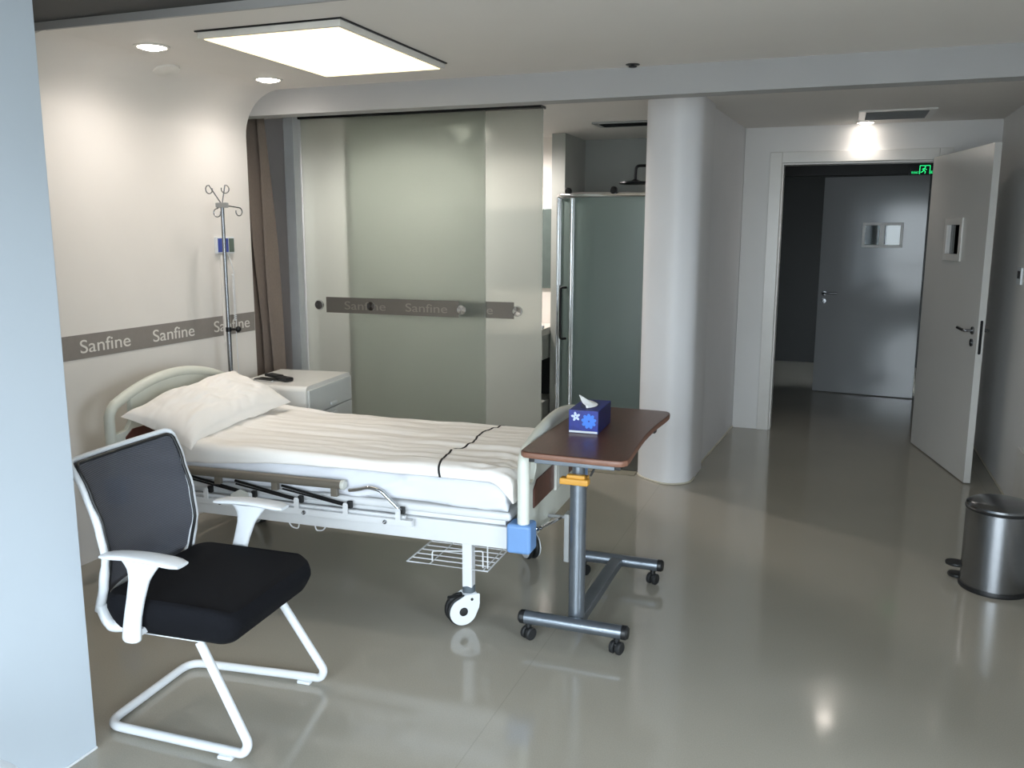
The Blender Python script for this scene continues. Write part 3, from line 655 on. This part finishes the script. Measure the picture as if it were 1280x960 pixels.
# hooks under the frame
for x in (-1.03, -.92):
    s = -1 if x < -1 else 1
    bb(MB().tube(fillet([(x-.035, .02, .35), (x-.02, .02, .325), (x+.012, .02, .32), (x+.018, .02, .35)] if s < 0 else [(x-.018, .02, .35), (x-.012, .02, .322), (x+.02, .02, .325), (x+.04, .02, .352)], .012), .003, 6), 'hook', M['white_metal'])
# wire rack under the foot end
rk = MB(); zr = .235; X0, X1, Y0, Y1 = -.52, -.17, .03, .62
rk.tube([(X0, Y0, zr), (X1, Y0, zr), (X1, Y1, zr), (X0, Y1, zr)], .0035, 6, loop=True)
for k in range(1, 12):
    y = Y0+(Y1-Y0)*k/12; rk.tube([(X0, y, zr), (X1, y, zr)], .0025, 6)
for x in (X0+.1, X1-.02): rk.tube([(x, Y0, zr), (x, Y1, zr)], .0025, 6)
for y in (Y0+.03, Y1-.03):
    rk.tube(fillet([(X0+.10, y, zr), (X0+.10, y, zr+.045), (X1-.03, y, zr+.07), (X1-.03, y, zr)], .01), .003, 6)
    rk.tube([(X1-.01, y, zr), (X1-.01, y, .37)], .003, 6)
rk = bb(rk, 'wire_rack', M['white_metal'])
# crank at the foot end
ck = MB().box((.075, .275, .215), (.097, .335, .42), .003).tube([(-.05, .30, .40), (.09, .30, .40)], .008, 8)
bb(ck, 'crank_arm', M['grey_paint'])
bb(MB().tube([(.097, .302, .40), (.104, .302, .40)], .011, 10).tube([(.02, .05+.03, .415), (.058, .29, .40)], .007, 10).tube([(.0, .075, .415), (.03, .10, .414)], .008, 10), 'crank_handle', M['chrome'])
bb(MB().lathe([(0, 0), (.008, 0), (.008, .006), (0, .006)], n=14, mtx=axis_mtx((.097, .302, .245), (1, 0, 0))), 'crank_bolt', M['dark_metal'])

# ------------------------------------------------ bedding (each a thing of its own)
def nz(x, y, z=0): return noise.noise(Vector((x, y, z)))
def drape(s, near_z, far_z, top, rad, y0, y1):
    """cross-section of a cloth over the mattress, s in 0..1 from near hem to far hem -> (y, z, nrm_y, nrm_z)"""
    segs = [max(top-rad-near_z, .002), rad*PI/2, (y1-y0)-2*rad, rad*PI/2, max(top-rad-far_z, .002)]
    L = sum(segs); d = s*L
    if d < segs[0]: return y0, near_z+d, -1, 0
    d -= segs[0]
    if d < segs[1]:
        a = d/rad; return y0+rad-rad*math.cos(a), top-rad+rad*math.sin(a), -math.cos(a), math.sin(a)
    d -= segs[1]
    if d < segs[2]: return y0+rad+d, top, 0, 1
    d -= segs[2]
    if d < segs[3]:
        a = d/rad; return y1-rad+rad*math.sin(a), top-rad+rad*math.cos(a), math.sin(a), math.cos(a)
    d -= segs[3]
    return y1, top-rad-d, 1, 0
mt = thing('mattress', 'mattress wrapped in white sheet on the hospital bed', 'mattress', (BC[0], BC[1], .495), BA)
TM = TB.copy(); TM = Matrix.Translation((0, 0, -.495)) @ TB
def mm(mb, name, m, par, solid=0, ang=60):
    mb.bm.transform(TM); return mb.build(name, m, par, ang, solid)
def sheet_fn(u, v):
    X = -1.915+u*(1.915-.075)
    e = min(1, (1-u)/.03, u/.03); e = math.sqrt(max(0, 1-(1-e)**2))
    hem = .502 + .012*nz(X*3.1, 5) + .008*nz(X*9, 2)
    y, z, ny, nz_ = drape(v, hem, .50, .515+.093*max(e, .02)+.002, .028, .004, W_-.004)
    k = .010*nz(X*5+z*9, y*2, 1)+.013*max(0, nz(X*9-z*22, y*1.5, 3))
    if nz_ < .3: k = k*1.5+.004*math.sin(X*26+z*60)*max(0, nz(X*2.2, 4)+.15)
    z2 = min(z, .608)
    return (X, y+ny*k-.004*(1-nz_)*0, z2+nz_*min(k, .003))
sh = mm(MB().grid(sheet_fn, 190, 70), 'fitted_sheet', M['sheet'], mt, .003)
mm(MB().box((-1.905, .014, .497), (-.085, W_-.014, .59), .02, 3), 'mattress_core', M['linen'], mt)
du = thing('duvet', 'white duvet with thin wavy black line across the foot of the bed', 'duvet', (BC[0], BC[1], .495), BA)
DX0, DX1 = -1.60, -.058
def duvet_pt(X, v, off=0):
    u = (X-DX0)/(DX1-DX0)
    head = max(0, 1-u/.16)
    hem = .612 - .055*max(0, 1-u/.45)**1.5 + .004*nz(X*4, 8)
    foot = max(0, (X+.16)/.102); foot = min(foot, 1)
    hem = min(hem, .612) - .075*foot**2
    top = .650 + .012*head + .006*nz(X*1.6, 1.7) - .045*(1-math.sqrt(max(0, 1-foot**2)))
    far = .55
    y, z, ny, nz_ = drape(v, hem, far, top, .034, -.006, W_+.006)
    # long shallow wrinkles running down the bed, tighter ones at the foot
    k = .009*nz(X*1.5, y*21, 0) + .006*nz(X*1.1+3, y*9, 2) + .006*nz(X*5, y*4, 6) + .006*(abs(nz(X*1.3+7, y*13, 11))-.25)
    if head > 0: k += .008*head*nz(X*8, y*5, 9)
    ft = max(0, (X+.34)/.28)
    k += ft*.013*(abs(nz((X+.06)*9+y*1.5, y*3-X*15, 4))-.2)
    rr = math.hypot((X+.22)*1.2, y-.20); k += ft*.0045*math.sin(rr*75+3*nz(X*5, y*5, 2))*max(0, 1-abs(rr-.17)/.16)
    k += .0035*(abs(nz(X*6+2, y*38, 5))-.25)
    k += off
    # slack drop towards the far side
    z = z - .016*max(0, (y-.5)/.38)
    return Vector((X, y+ny*k, z+nz_*k))
def duvet_fn(u, v):
    X = DX0+u*(DX1-DX0) if u < .93 else DX1-(1-u)/.07*(DX1-(DX0+.93*(DX1-DX0)))
    p = duvet_pt(X, v)
    # skewed turn-back edge at the pillow
    if u < .12: p.x += (.12-u)/.12*(.03*math.sin(p.y*7)-.02+ .03*nz(p.y*5, 3)); p.z += .01*(.12-u)/.12
    return p
def duvet_full(u, v):
    if u <= .92: return duvet_fn(u/.92, v)
    p = duvet_fn(1, v); k = (u-.92)/.08
    zlow = .535
    return Vector((p.x+.004*math.sin(p.y*40)*k+.004*k, p.y, p.z+(min(p.z, zlow)-p.z)*k))
mm(MB().grid(duvet_full, 210, 120), 'duvet_cover', M['linen'], du, .005)
# black line: ribbon following the duvet surface
def find_v(X, Y, side=False):
    lo, hi = 0.0, 1.0
    for _ in range(40):
        m_ = (lo+hi)/2
        p = duvet_pt(X, m_)
        if p.y < Y: lo = m_
        else: hi = m_
    return (lo+hi)/2
def ribbon(pts, w=.0045):
    rings = []
    for i, (X, v) in enumerate(pts):
        a = duvet_pt(X-w, v, .004); c = duvet_pt(X+w, v, .004); rings.append([a, c])
    return MB().loft(rings, False, False)
ln1 = cr_spline([(-.385, .86, 0), (-.393, .81, 0), (-.408, .69, 0), (-.408, .58, 0), (-.382, .42, 0), (-.384, .33, 0), (-.41, .285, 0)], 10)
mm(ribbon([(p.x, find_v(p.x, p.y)) for p in ln1]), 'black_line', M['stripe'], du, .001)
ln2 = cr_spline([(-.416, .265, 0), (-.402, .19, 0), (-.392, .12, 0), (-.376, .05, 0)], 8)
pl = [(p.x, find_v(p.x, p.y)) for p in ln2]; v_end = pl[-1][1]
pl += [(-.376+.02*k/10, v_end*(1-k/10)) for k in range(1, 11)]
mm(ribbon(pl), 'black_line', M['stripe'], du, .001)
# pillow
pw = thing('pillow', 'plump white pillow with open flange end against the headboard', 'pillow', (BC[0], BC[1], .495), BA)
PC = {'hn': Vector((-1.90, .01, .745)), 'hf': Vector((-1.885, .80, .815)), 'fn': Vector((-1.50, -.03, .665)), 'ff': Vector((-1.53, .80, .69))}
def pil(side):
    def fn(u, v):
        p = (PC['hn']*(1-u)+PC['fn']*u)*(1-v)+(PC['hf']*(1-u)+PC['ff']*u)*v
        # edges pull in between the pointed corners
        pin = .028; cu_, cv = 4*u*(1-u), 4*v*(1-v)
        p = p + Vector(((.5-u)*2*pin*cv*.8, (.5-v)*2*pin*cu_, 0))
        e = (cu_*cv)**.42
        th = (.108 if side > 0 else .03)*e
        w = .020*nz(u*3+1, v*5, side)*e + .022*(abs(nz(u*5+v*3, v*7-u*2, side+2))-.2)*(cu_*cv)**.25 + .014*(abs(nz(u*9-v*4, v*6+u*5, side+7))-.2)*(cu_*cv)**.3
        n = Vector((.22, 0, 1)).normalized()
        p = p+n*(side*th+w*side)
        # near flange hangs open
        fl = max(0, (.13-v)/.13); p.z -= .03*fl*fl*u
        if v > .93 and u < .12: p.z += .02*(v-.93)/.07
        return p
    return fn
mbp = MB().grid(pil(1), 60, 90); mbp.grid(pil(-1), 60, 90); bmesh.ops.remove_doubles(mbp.bm, verts=mbp.bm.verts[:], dist=.0006); bmesh.ops.recalc_face_normals(mbp.bm, faces=mbp.bm.faces[:])
mm(mbp, 'pillowcase', M['linen'], pw)

# ================================================================== OVERBED TABLE
tb = thing('overbed_table', 'wheeled overbed table with brown wooden top and silver post', 'table', (-.865, 3.36, 0))
T = Matrix.Translation((.865, -3.36, 0))
def ob(mb, name, m, par=None): mb.bm.transform(T); return mb.build(name, m, par or tb)
outl = cr_spline([(-1.00, 2.884, 0), (-.84, 2.878, 0), (-.69, 2.876, 0), (-.655, 2.893, 0), (-.648, 2.93, 0), (-.658, 3.1, 0), (-.667, 3.3, 0), (-.664, 3.5, 0), (-.654, 3.66, 0), (-.655, 3.745, 0), (-.685, 3.795, 0), (-.85, 3.8, 0), (-1.0, 3.8, 0), (-1.04, 3.76, 0), (-1.048, 3.5, 0), (-1.048, 3.2, 0), (-1.046, 2.95, 0), (-1.035, 2.90, 0)], 5, True)
tp = ob(MB().prism([(p.x, p.y) for p in outl], .756, .780, .005), 'table_top', M['wood_top'])
rim = MB().tube([(p.x, p.y, .7675) for p in outl], .0095, 8, loop=True, flat=(.25, 1)); ob(rim, 'edge_band', M['wood_edge'], tp)
ob(MB().box((-1.0, 2.93, .728), (-.70, 2.97, .756), .003).box((-1.0, 3.55, .728), (-.70, 3.59, .756), .003).box((-.90, 2.97, .735), (-.83, 3.55, .754), .003), 'support_channel', M['alu'])
for x in (-1.022, -.70):
    for y in (2.932, 3.552): ob(MB().box((x, y, .730), (x+.022, y+.036, .754), .003), 'channel_cap', M['black_plastic'])
ob(MB().box((-.94, 2.98, .718), (-.80, 3.13, .734), .003), 'mounting_plate', M['steel'])
PX, PY = -.866, 3.055
ob(MB().tube([(PX, PY, .10), (PX, PY, .66)], .031, 20), 'outer_post', M['alu'])
ob(MB().tube([(PX, PY, .62), (PX, PY, .725)], .024, 18), 'inner_post', M['alu'])
lv = MB().box((-.925, PY-.058, .638), (-.815, PY-.02, .663), .006, 3).box((-.90, PY-.05, .660), (-.83, PY-.026, .676), .005, 3).box((-.90, PY-.03, .642), (-.832, PY+.03, .66), .004)
ob(lv, 'height_lever', M['yellow'])
ob(MB().tube(fillet([(-.83, PY, .71), (-.80, PY-.01, .705), (-.815, PY-.02, .67)], .01), .004, 8), 'release_cable', M['black_plastic'])
YN, YF = 3.005, 3.715
for y, a, b_ in ((YN, -1.072, -.660), (YF, -1.05, -.664)):
    ob(MB().tube([(a+.012, y, .09), (b_-.012, y, .09)], .026, 16, flat=(1, 1)), 'base_tube', M['alu'])
    for x, s in ((a, -1), (b_, 1)):
        ob(MB().lathe([(0, -.013), (.027, -.013), (.027, .004), (.02, .012), (0, .013)], n=18, mtx=axis_mtx((x-s*.002, y, .09), (s, 0, 0))), 'end_cap', M['black_plastic'])
ob(MB().box((-.892, YN, .070), (-.836, YF, .106), .006), 'cross_bar', mat('dark_silver_bar', '6b7075', .4, .6))
for x, y, a in ((-1.045, YN+.003, 1.05), (-.695, YN+.003, 1.25), (-1.02, YF, .9), (-.70, YF, 1.2)):
    c = bpy.data.objects.new('caster', None); COL.objects.link(c); c.parent = tb; c.location = (x+.865, y-3.36, 0); c.rotation_euler = (0, 0, a)
    for s in (-1, 1):
        MB().lathe([(0, -.009), (.02, -.009), (.025, -.005), (.025, .005), (.02, .009), (0, .009)], n=20, mtx=axis_mtx((0, s*.014, .025), (0, 1, 0))).build('wheel', M['rubber'], c)
    MB().lathe([(0, .03), (.007, .03), (.007, .05), (.012, .052), (.012, .066), (0, .066)], n=12).box((-.014, -.006, .012), (.014, .006, .044), .004).build('caster_fork', M['black_plastic'], c)

# tissue box
TX = .7805
a0, a1, a2 = Vector((-.961, 3.247)), Vector((-.845, 3.218)), Vector((-.868, 3.47))
rz = math.atan2(a1.y-a0.y, a1.x-a0.x)+math.radians(3)
bx = thing('tissue_box', 'blue flower printed tissue box with a tissue pulled up', 'tissue box', (-.907, 3.357, TX), math.radians(2))
w, l, h = .118, .235, .092
MB().box((-w/2, -l/2, 0), (w/2, l/2, h), .002).build('carton', M['box_blue'], bx)
MB().box((w/2, -l/2+.003, .003), (w/2+.0006, l/2-.003, h-.003)).build('navy_side', M['box_dark'], bx)  # right side panel in a darker blue
MB().box((-w/2+.002, -l/2-.0006, .002), (w/2-.002, -l/2, .010)).build('white_edge_strip', M['white_plastic'], bx)
def flower(cx, cz, r, n, m, a=0):
    mb = MB()
    for k in range(n):
        t_ = a+2*PI*k/n; pts = []
        for j in range(12):
            q = 2*PI*j/12; px_, pz = r*.55+r*.45*math.cos(q), r*.26*math.sin(q)
            pts.append((cx+px_*math.cos(t_)-pz*math.sin(t_), cz+px_*math.sin(t_)+pz*math.cos(t_)))
        mb.prism(pts, .0004+.00003*k, .0008+.00003*k, mtx=frame_mtx((0, -l/2, 0), (1, 0, 0), (0, 0, 1), (0, -1, 0)))
    o = mb.build('printed_flower', m, bx); return o
flower(-.031, .066, .019, 5, M['flower_light'], .5)
flower(.022, .050, .031, 9, M['flower_blue'], .2)
ring = [(.036*math.cos(2*PI*k/24), .085*math.sin(2*PI*k/24)) for k in range(24)]
MB().prism(ring, h+.0002, h+.001).build('opening', M['box_dark'], bx)
def tis(u, v):
    # u along the slot, v from the right hand fold over to the raised tip on the left
    y = -.070+.125*u; wd = math.sin(PI*min(1, max(0, u)))**.6
    x = .030*wd - .062*v*wd
    z = h+.0015 + .010*math.sin(PI*v)*wd + .045*(v**1.6)*max(0, 1-abs(u-.32)*2.1)
    x -= .012*v*max(0, 1-abs(u-.32)*2.1)
    return (x, y, z+.003*math.sin(u*17+v*4)*v)
MB().grid(tis, 30, 18).build('tissue', M['tissue'], bx, solid=.0008)

# ================================================================== NIGHTSTAND
A_, B_ = Vector((-2.69, 4.035)), Vector((-2.755, 4.61))
rzN = math.atan2(-(B_.x-A_.x), (B_.y-A_.y))
C_ = (A_+B_)/2 + Vector((-math.cos(rzN), -math.sin(rzN)))*.235
ns = thing('nightstand', 'white two drawer nightstand between the bed and the curtain', 'nightstand', (C_.x, C_.y, 0), rzN)
hx, hy = .235, (B_-A_).length/2
MB().box((-hx, -hy, .06), (hx, hy, .70), .0).bm.free()
body = MB().prism(rrect(-hy, .06, hy, .718, .03), -hx, hx-.02, .006, mtx=frame_mtx((0, 0, 0), (0, 1, 0), (0, 0, 1), (1, 0, 0)))
body.build('cabinet_body', M['cabinet'], ns)
MB().prism(rrect(-hy, .06, hy, .718, .03), hx-.02, hx-.014, .001, mtx=frame_mtx((0, 0, 0), (0, 1, 0), (0, 0, 1), (1, 0, 0))).build('front_frame', M['cabinet'], ns)
for z0, z1 in ((.555, .695), (.08, .549)):
    dr = MB().box((hx-.014, -hy+.014, z0), (hx, hy-.014, z1), .003).build('drawer', M['cabinet_front'], ns)
    zc = z0+.02 if z0 > .3 else z1-.03
    MB().box((hx, -.03, zc-.006), (hx+.014, .05, zc+.012), .005).build('drawer_pull', M['white_plastic'], dr)
for y in (-hy+.05, hy-.05):
    for x in (-hx+.05, hx-.06): MB().lathe([(0, 0), (.02, 0), (.022, .03), (.022, .06), (0, .06)], c=(x, y, 0), n=16).build('foot', M['grey_paint'], ns)
ph = thing('mobile_phone', 'silver edged phone lying on nightstand under a dark case', 'phone', (-3.03, 4.135, .7185), math.radians(-8))
MB().prism(rrect(-.075, -.038, .075, .038, .01), 0, .010, .002).build('phone_body', M['chrome'], ph)
MB().prism(rrect(-.072, -.035, .072, .035, .009), .010, .012, .0005).build('phone_screen', M['black_plastic'], ph)
gc = thing('glasses_case', 'black folded case lying across the phone on nightstand', 'case', (-2.99, 4.185, .731), math.radians(-22))
MB().box((-.10, -.028, .0), (.02, .028, .016), .006, 3).build('case_lid', M['black_plastic'], gc)
MB().box((.012, -.03, -.010), (.115, .03, .012), .008, 3).build('case_base', M['black_plastic'], gc)

# ================================================================== DRIP STAND
iv = thing('drip_stand', 'slim steel drip stand with curled hooks between bed and nightstand', 'drip stand', (-3.12, 3.935, 0))
MB().lathe([(0, 0), (.053, 0), (.055, .012), (.03, .022), (.014, .03), (0, .03)], n=28).build('base', M['steel'], iv)
MB().tube([(0, 0, .02), (0, 0, 1.02)], .013, 12).build('lower_tube', M['steel'], iv)
MB().tube([(0, 0, 1.0), (0, 0, 1.70)], .010, 12).build('upper_tube', M['steel'], iv)
MB().lathe([(0, -.012), (.016, -.012), (.016, .012), (0, .012)], c=(0, 0, 1.03), n=14).tube([(0, 0, 1.03), (.035, .02, 1.03)], .007, 8).sphere((.045, .025, 1.03), .017).build('height_knob', M['dark_metal'], iv)
MB().box((-.035, -.012, 1.685), (.035, .012, 1.712), .004).build('hook_head', M['grey_paint'], iv)
def hook(dx, dy, L, rise, rise2):
    d = Vector((dx, dy)).normalized(); P = [Vector((0, 0, 1.70)), Vector((d.x*L*.5, d.y*L*.5, 1.70+rise*.5)), Vector((d.x*L, d.y*L, 1.70+rise))]
    c = Vector((d.x*(L+.0), d.y*(L+.0), 1.70+rise-.022*1)); 
    for k in range(1, 12):
        a = PI/2-k*PI*1.6/11; P.append(Vector((c.x+d.x*.02*math.cos(a), c.y+d.y*.02*math.cos(a), c.z+.022*math.sin(a))))
    return MB().tube(P, .0032, 6)
for dx, dy, L, rs in ((-.3, -1, .075, .10), (.9, .55, .02, .105), (.3, 1, .105, -.012), (-1, -.2, .03, -.02)): hook(dx, dy, L, rs, 0).build('hook', M['steel'], iv)

# ================================================================== CHAIR
ch = thing('office_chair', 'white framed visitor chair with black seat and mesh back', 'chair', (-1.86, 2.17, 0), math.radians(4))
for s in (-1, 1):
    pass
sled = fillet([(.115, -.205, .345), (.285, -.232, .055), (.268, -.235, .022), (-.245, -.212, .018), (-.245, .212, .018), (.268, .235, .022), (.285, .232, .055), (.115, .205, .345)], .06, 8)
MB().tube(sled, .0145, 14).build('sled_base', M['white_plastic'], ch)
MB().box((-.11, -.20, .338), (.13, .20, .354), .004).build('seat_plate', M['white_plastic'], ch)
for s in (-1, 1):
    MB().box((.185, s*.232-.02, 0), (.235, s*.232+.02, .012), .004).build('floor_glide', M['white_plastic'], ch)
def seat_ring(k):
    """k 0..1 bottom to top"""
    z = .352+.116*k; ins = .016*(1-math.sqrt(max(0, 1-(2*k-1)**2)))+.022*max(0, 1-k*1.6)
    out = []
    for x, y in rrect(-.205+ins, -.252+ins, .262-ins, .252-ins, .058-ins*.5, 10):
        zz = z + (.012*math.sin(PI*(y/.252+1)/2)*(-.6) + .010) * k
        if x > .15: zz -= .028*((x-.15)/.11)**2*k
        out.append((x, y, zz))
    return out
st = MB().loft([seat_ring(k/10) for k in range(11)])
st.build('seat', M['seat_fabric'], ch, 50)
# backrest: half-width and depth as functions of height
def bx_(z):   # depth profile: lumbar bulge forward, top leaning back
    pts = [(.34, -.278), (.40, -.280), (.48, -.256), (.58, -.238), (.68, -.254), (.78, -.290), (.90, -.346)]
    for (z0, x0), (z1, x1) in zip(pts, pts[1:]):
        if z <= z1: t_ = (z-z0)/(z1-z0); t_ = t_*t_*(3-2*t_)*.5+t_*.5; return x0+(x1-x0)*t_
    return pts[-1][1]
def bh_(z):
    pts = [(.34, .208), (.42, .208), (.50, .214), (.60, .219), (.70, .224), (.80, .230), (.90, .236)]
    for (z0, x0), (z1, x1) in zip(pts, pts[1:]):
        if z <= z1: t_ = (z-z0)/(z1-z0); return x0+(x1-x0)*t_
    return pts[-1][1]
def back_pt(y_, z, off=0):   # slight wrap around the sitter
    return Vector((bx_(z)+.05*(abs(y_)/.22)**2+off, y_, z))
def mesh_fn(u, v):
    z = .43+.44*v
    hw = bh_(z)-.006
    if v < .2: hw = hw*(.62+.38*math.sqrt(max(0, 1-((.2-v)/.2)**2)))
    y = (2*u-1)*hw
    z -= .010*(1-(2*u-1)**2)*v
    return back_pt(y, z)
MB().grid(mesh_fn, 40, 46).build('back_mesh', M['chair_mesh'], ch, 80)
side = lambda s: [back_pt(s*bh_(z), z, -.004) for z in [.40+.46*k/18 for k in range(19)]]
L_ = side(-1); R_ = side(1)
topz = .876
top = [back_pt(y, topz-.012*(1-(y/.215)**2), -.004) for y in [-.215+.43*k/14 for k in range(15)]]
loop = L_ + [back_pt(-.229, .871, -.004)] + top + [back_pt(.229, .871, -.004)] + list(reversed(R_))
rad = [.015]*6+[.012]*7+[.010]*6 + [.009]*17 + [.010]*6+[.012]*7+[.015]*6
MB().tube(loop, rad[:len(loop)] if len(rad) >= len(loop) else rad+[.012]*(len(loop)-len(rad)), 12, flat=(1, 1)).build('back_frame', M['white_plastic'], ch, 60)
piping = [p+Vector((.010, 0, 0)) for p in [back_pt(math.copysign(abs(q.y)-.012, q.y) if abs(q.y) > .02 else q.y, q.z-(.010 if q.z > .86 else 0), 0) for q in loop]]
MB().tube(piping, .0055, 8).build('mesh_piping', M['black_plastic'], ch, 60)
yoke = cr_spline([back_pt(-.205, .42, -.004), Vector((-.205, -.212, .37)), Vector((-.175, -.20, .355)), Vector((-.10, -.17, .372)), Vector((-.05, -.1, .38))], 6)
for s in (-1, 1):
    MB().tube([Vector((p.x, p.y*-s, p.z)) for p in yoke], [.017]*8+[.019]*(len(yoke)-8), 12, flat=(1.1, .9)).build('back_bracket', M['white_plastic'], ch, 60)
MB().tube(cr_spline([back_pt(-.195, .425), back_pt(-.12, .44), back_pt(0, .445), back_pt(.12, .44), back_pt(.195, .425)], 6), .009, 10).build('back_crossbar', M['white_plastic'], ch, 60)
def arm(s):
    a = bpy.data.objects.new('armrest', None); COL.objects.link(a); a.parent = ch; a.location = (0, 0, 0)
    # pad: loft of flattened sections along x
    rings = []
    for k in range(13):
        t_ = k/12; x = -.145+.275*t_; hw = .037*(1-.30*abs(2*t_-1)**8)*(.80+.20*t_); zc = .612+.014*math.sin(PI*(t_*.8+.12)); th = .009*(1-.45*abs(2*t_-1)**8)
        rings.append([(x, s*.278+hw*math.cos(q), zc+th*math.copysign(abs(math.sin(q))**.55, math.sin(q))) for q in [2*PI*j/16 for j in range(16)]])
    MB().loft(rings).build('arm_pad', M['white_plastic'], a, 60)
    # stalk: flat section flaring into the pad, sweeping down and back to the seat side
    P = cr_spline([(-.012, s*.278, .612), (-.014, s*.278, .585), (-.026, s*.276, .55), (-.045, s*.273, .49), (-.062, s*.27, .43), (-.072, s*.268, .38), (-.076, s*.266, .348)], 5)
    ws = [.075, .050, .036, .031, .030, .032, .034]
    r2_ = []
    for i, p in enumerate(P):
        f_ = i/5; j = min(int(f_), 5); w_ = ws[j]+(ws[j+1]-ws[j])*(f_-j)
        ty = .013
        if i > len(P)-4: w_ *= (.98, .9, .7)[i-(len(P)-3)]; 
        r2_.append([(p.x+w_*math.cos(q)*(1 if abs(math.cos(q)) < .8 else .97), p.y+ty*math.copysign(abs(math.sin(q))**.6, math.sin(q)), p.z) for q in [2*PI*k/16 for k in range(16)]])
    MB().loft(r2_).build('arm_stalk', M['white_plastic'], a, 60)
    MB().box((-.10, min(s*.20, s*.262), .362), (-.05, max(s*.20, s*.262), .385), .005).build('arm_bracket', M['white_plastic'], a)
arm(-1); arm(1)

# ================================================================== PEDAL BIN AND STOOL
bn = thing('pedal_bin', 'round brushed steel pedal bin with black base by right wall', 'bin', (.735, 4.215, 0), math.radians(0))
rB = .137
MB().lathe([(0, .018), (rB-.002, .018), (rB, .022), (rB, .362), (rB-.004, .366), (0, .366)], n=56).build('bin_body', M['steel'], bn)
MB().lathe([(0, 0), (rB+.004, 0), (rB+.006, .006), (rB+.004, .020), (0, .02)], n=56).build('base_ring', M['black_plastic'], bn)
MB().lathe([(rB-.01, .364), (rB+.004, .364), (rB+.005, .372), (rB+.001, .378), (rB-.02, .378)], n=56).build('lid_rim', M['black_plastic'], bn)
MB().lathe([(rB+.002, .376), (rB+.001, .386), (rB-.012, .396), (rB*.6, .404), (0, .407), (0, .376)], n=56).build('lid', M['steel_lid'], bn)
pd = MB()
for z0, z1, c_, rr in ((.002, .016, -.158, .042), (.055, .068, -.168, .046)):
    pd.prism([(c_+rr*math.cos(q), .03+rr*.9*math.sin(q)) for q in [2*PI*k/24 for k in range(24)]], z0, z1, .003)
    pd.box((c_, .008, z0+.001), (-.10, .052, z1-.001), .002)
pd.bm.transform(Matrix.Rotation(math.radians(-22), 4, 'Z'))
pd.build('foot_pedal', M['black_plastic'], bn)
so = thing('round_stool', 'white round topped stool peeking in at the bottom left corner', 'stool', (-1.60, 1.045, 0))
MB().lathe([(0, .425), (.14, .425), (.16, .432), (.168, .442), (.165, .452), (.14, .458), (0, .459)], n=48).build('seat', M['white_plastic'], so)
for k in range(4):
    a = PI/4+k*PI/2; MB().tube([(.09*math.cos(a), .09*math.sin(a), .43), (.15*math.cos(a), .15*math.sin(a), .0)], [.014, .011], 10).build('leg', M['white_plastic'], so)

# ================================================================== LIGHT
def area(name, loc, rot, sx, sy, e, col):
    ld = bpy.data.lights.new(name, 'AREA'); ld.shape = 'RECTANGLE'; ld.size = sx; ld.size_y = sy; ld.energy = e; ld.color = col
    o = bpy.data.objects.new(name, ld); COL.objects.link(o); o.location = loc; o.rotation_euler = rot; return o
pt = area('window_portal', ((WX0+WX1)/2, -.79, (WZ0+WZ1)/2), (PI/2, 0, 0), WX1-WX0, WZ1-WZ0, 1, (1, 1, 1))
pt.data.cycles.is_portal = True
pt = area('window_portal', (2.49, (VY0+VY1)/2, 1.425), (PI/2, 0, PI/2), VY1-VY0, 1.45, 1, (1, 1, 1)); pt.data.cycles.is_portal = True  # sky portal of the added side window
w = bpy.data.worlds.new('world'); sc.world = w; w.use_nodes = True
nt = w.node_tree; bg = nt.nodes['Background']
tcw = nt.nodes.new('ShaderNodeTexCoord'); sxw = nt.nodes.new('ShaderNodeSeparateXYZ'); nt.links.new(tcw.outputs['Generated'], sxw.inputs[0])
crw = nt.nodes.new('ShaderNodeValToRGB'); mrw = nt.nodes.new('ShaderNodeMapRange'); mrw.inputs['From Min'].default_value = -.28; mrw.inputs['From Max'].default_value = .35
nt.links.new(sxw.outputs['Z'], mrw.inputs['Value']); nt.links.new(mrw.outputs['Result'], crw.inputs['Fac'])
crw.color_ramp.elements[0].color = (.12, .125, .12, 1); crw.color_ramp.elements[1].color = (.80, .91, 1, 1)
nt.links.new(crw.outputs['Color'], bg.inputs['Color']); bg.inputs['Strength'].default_value = SKY
sc.cycles.use_denoising = True
sc.cycles.max_bounces = 10; sc.cycles.diffuse_bounces = 6; sc.cycles.transmission_bounces = 8; sc.cycles.transparent_max_bounces = 10
sc.cycles.sample_clamp_indirect = 6
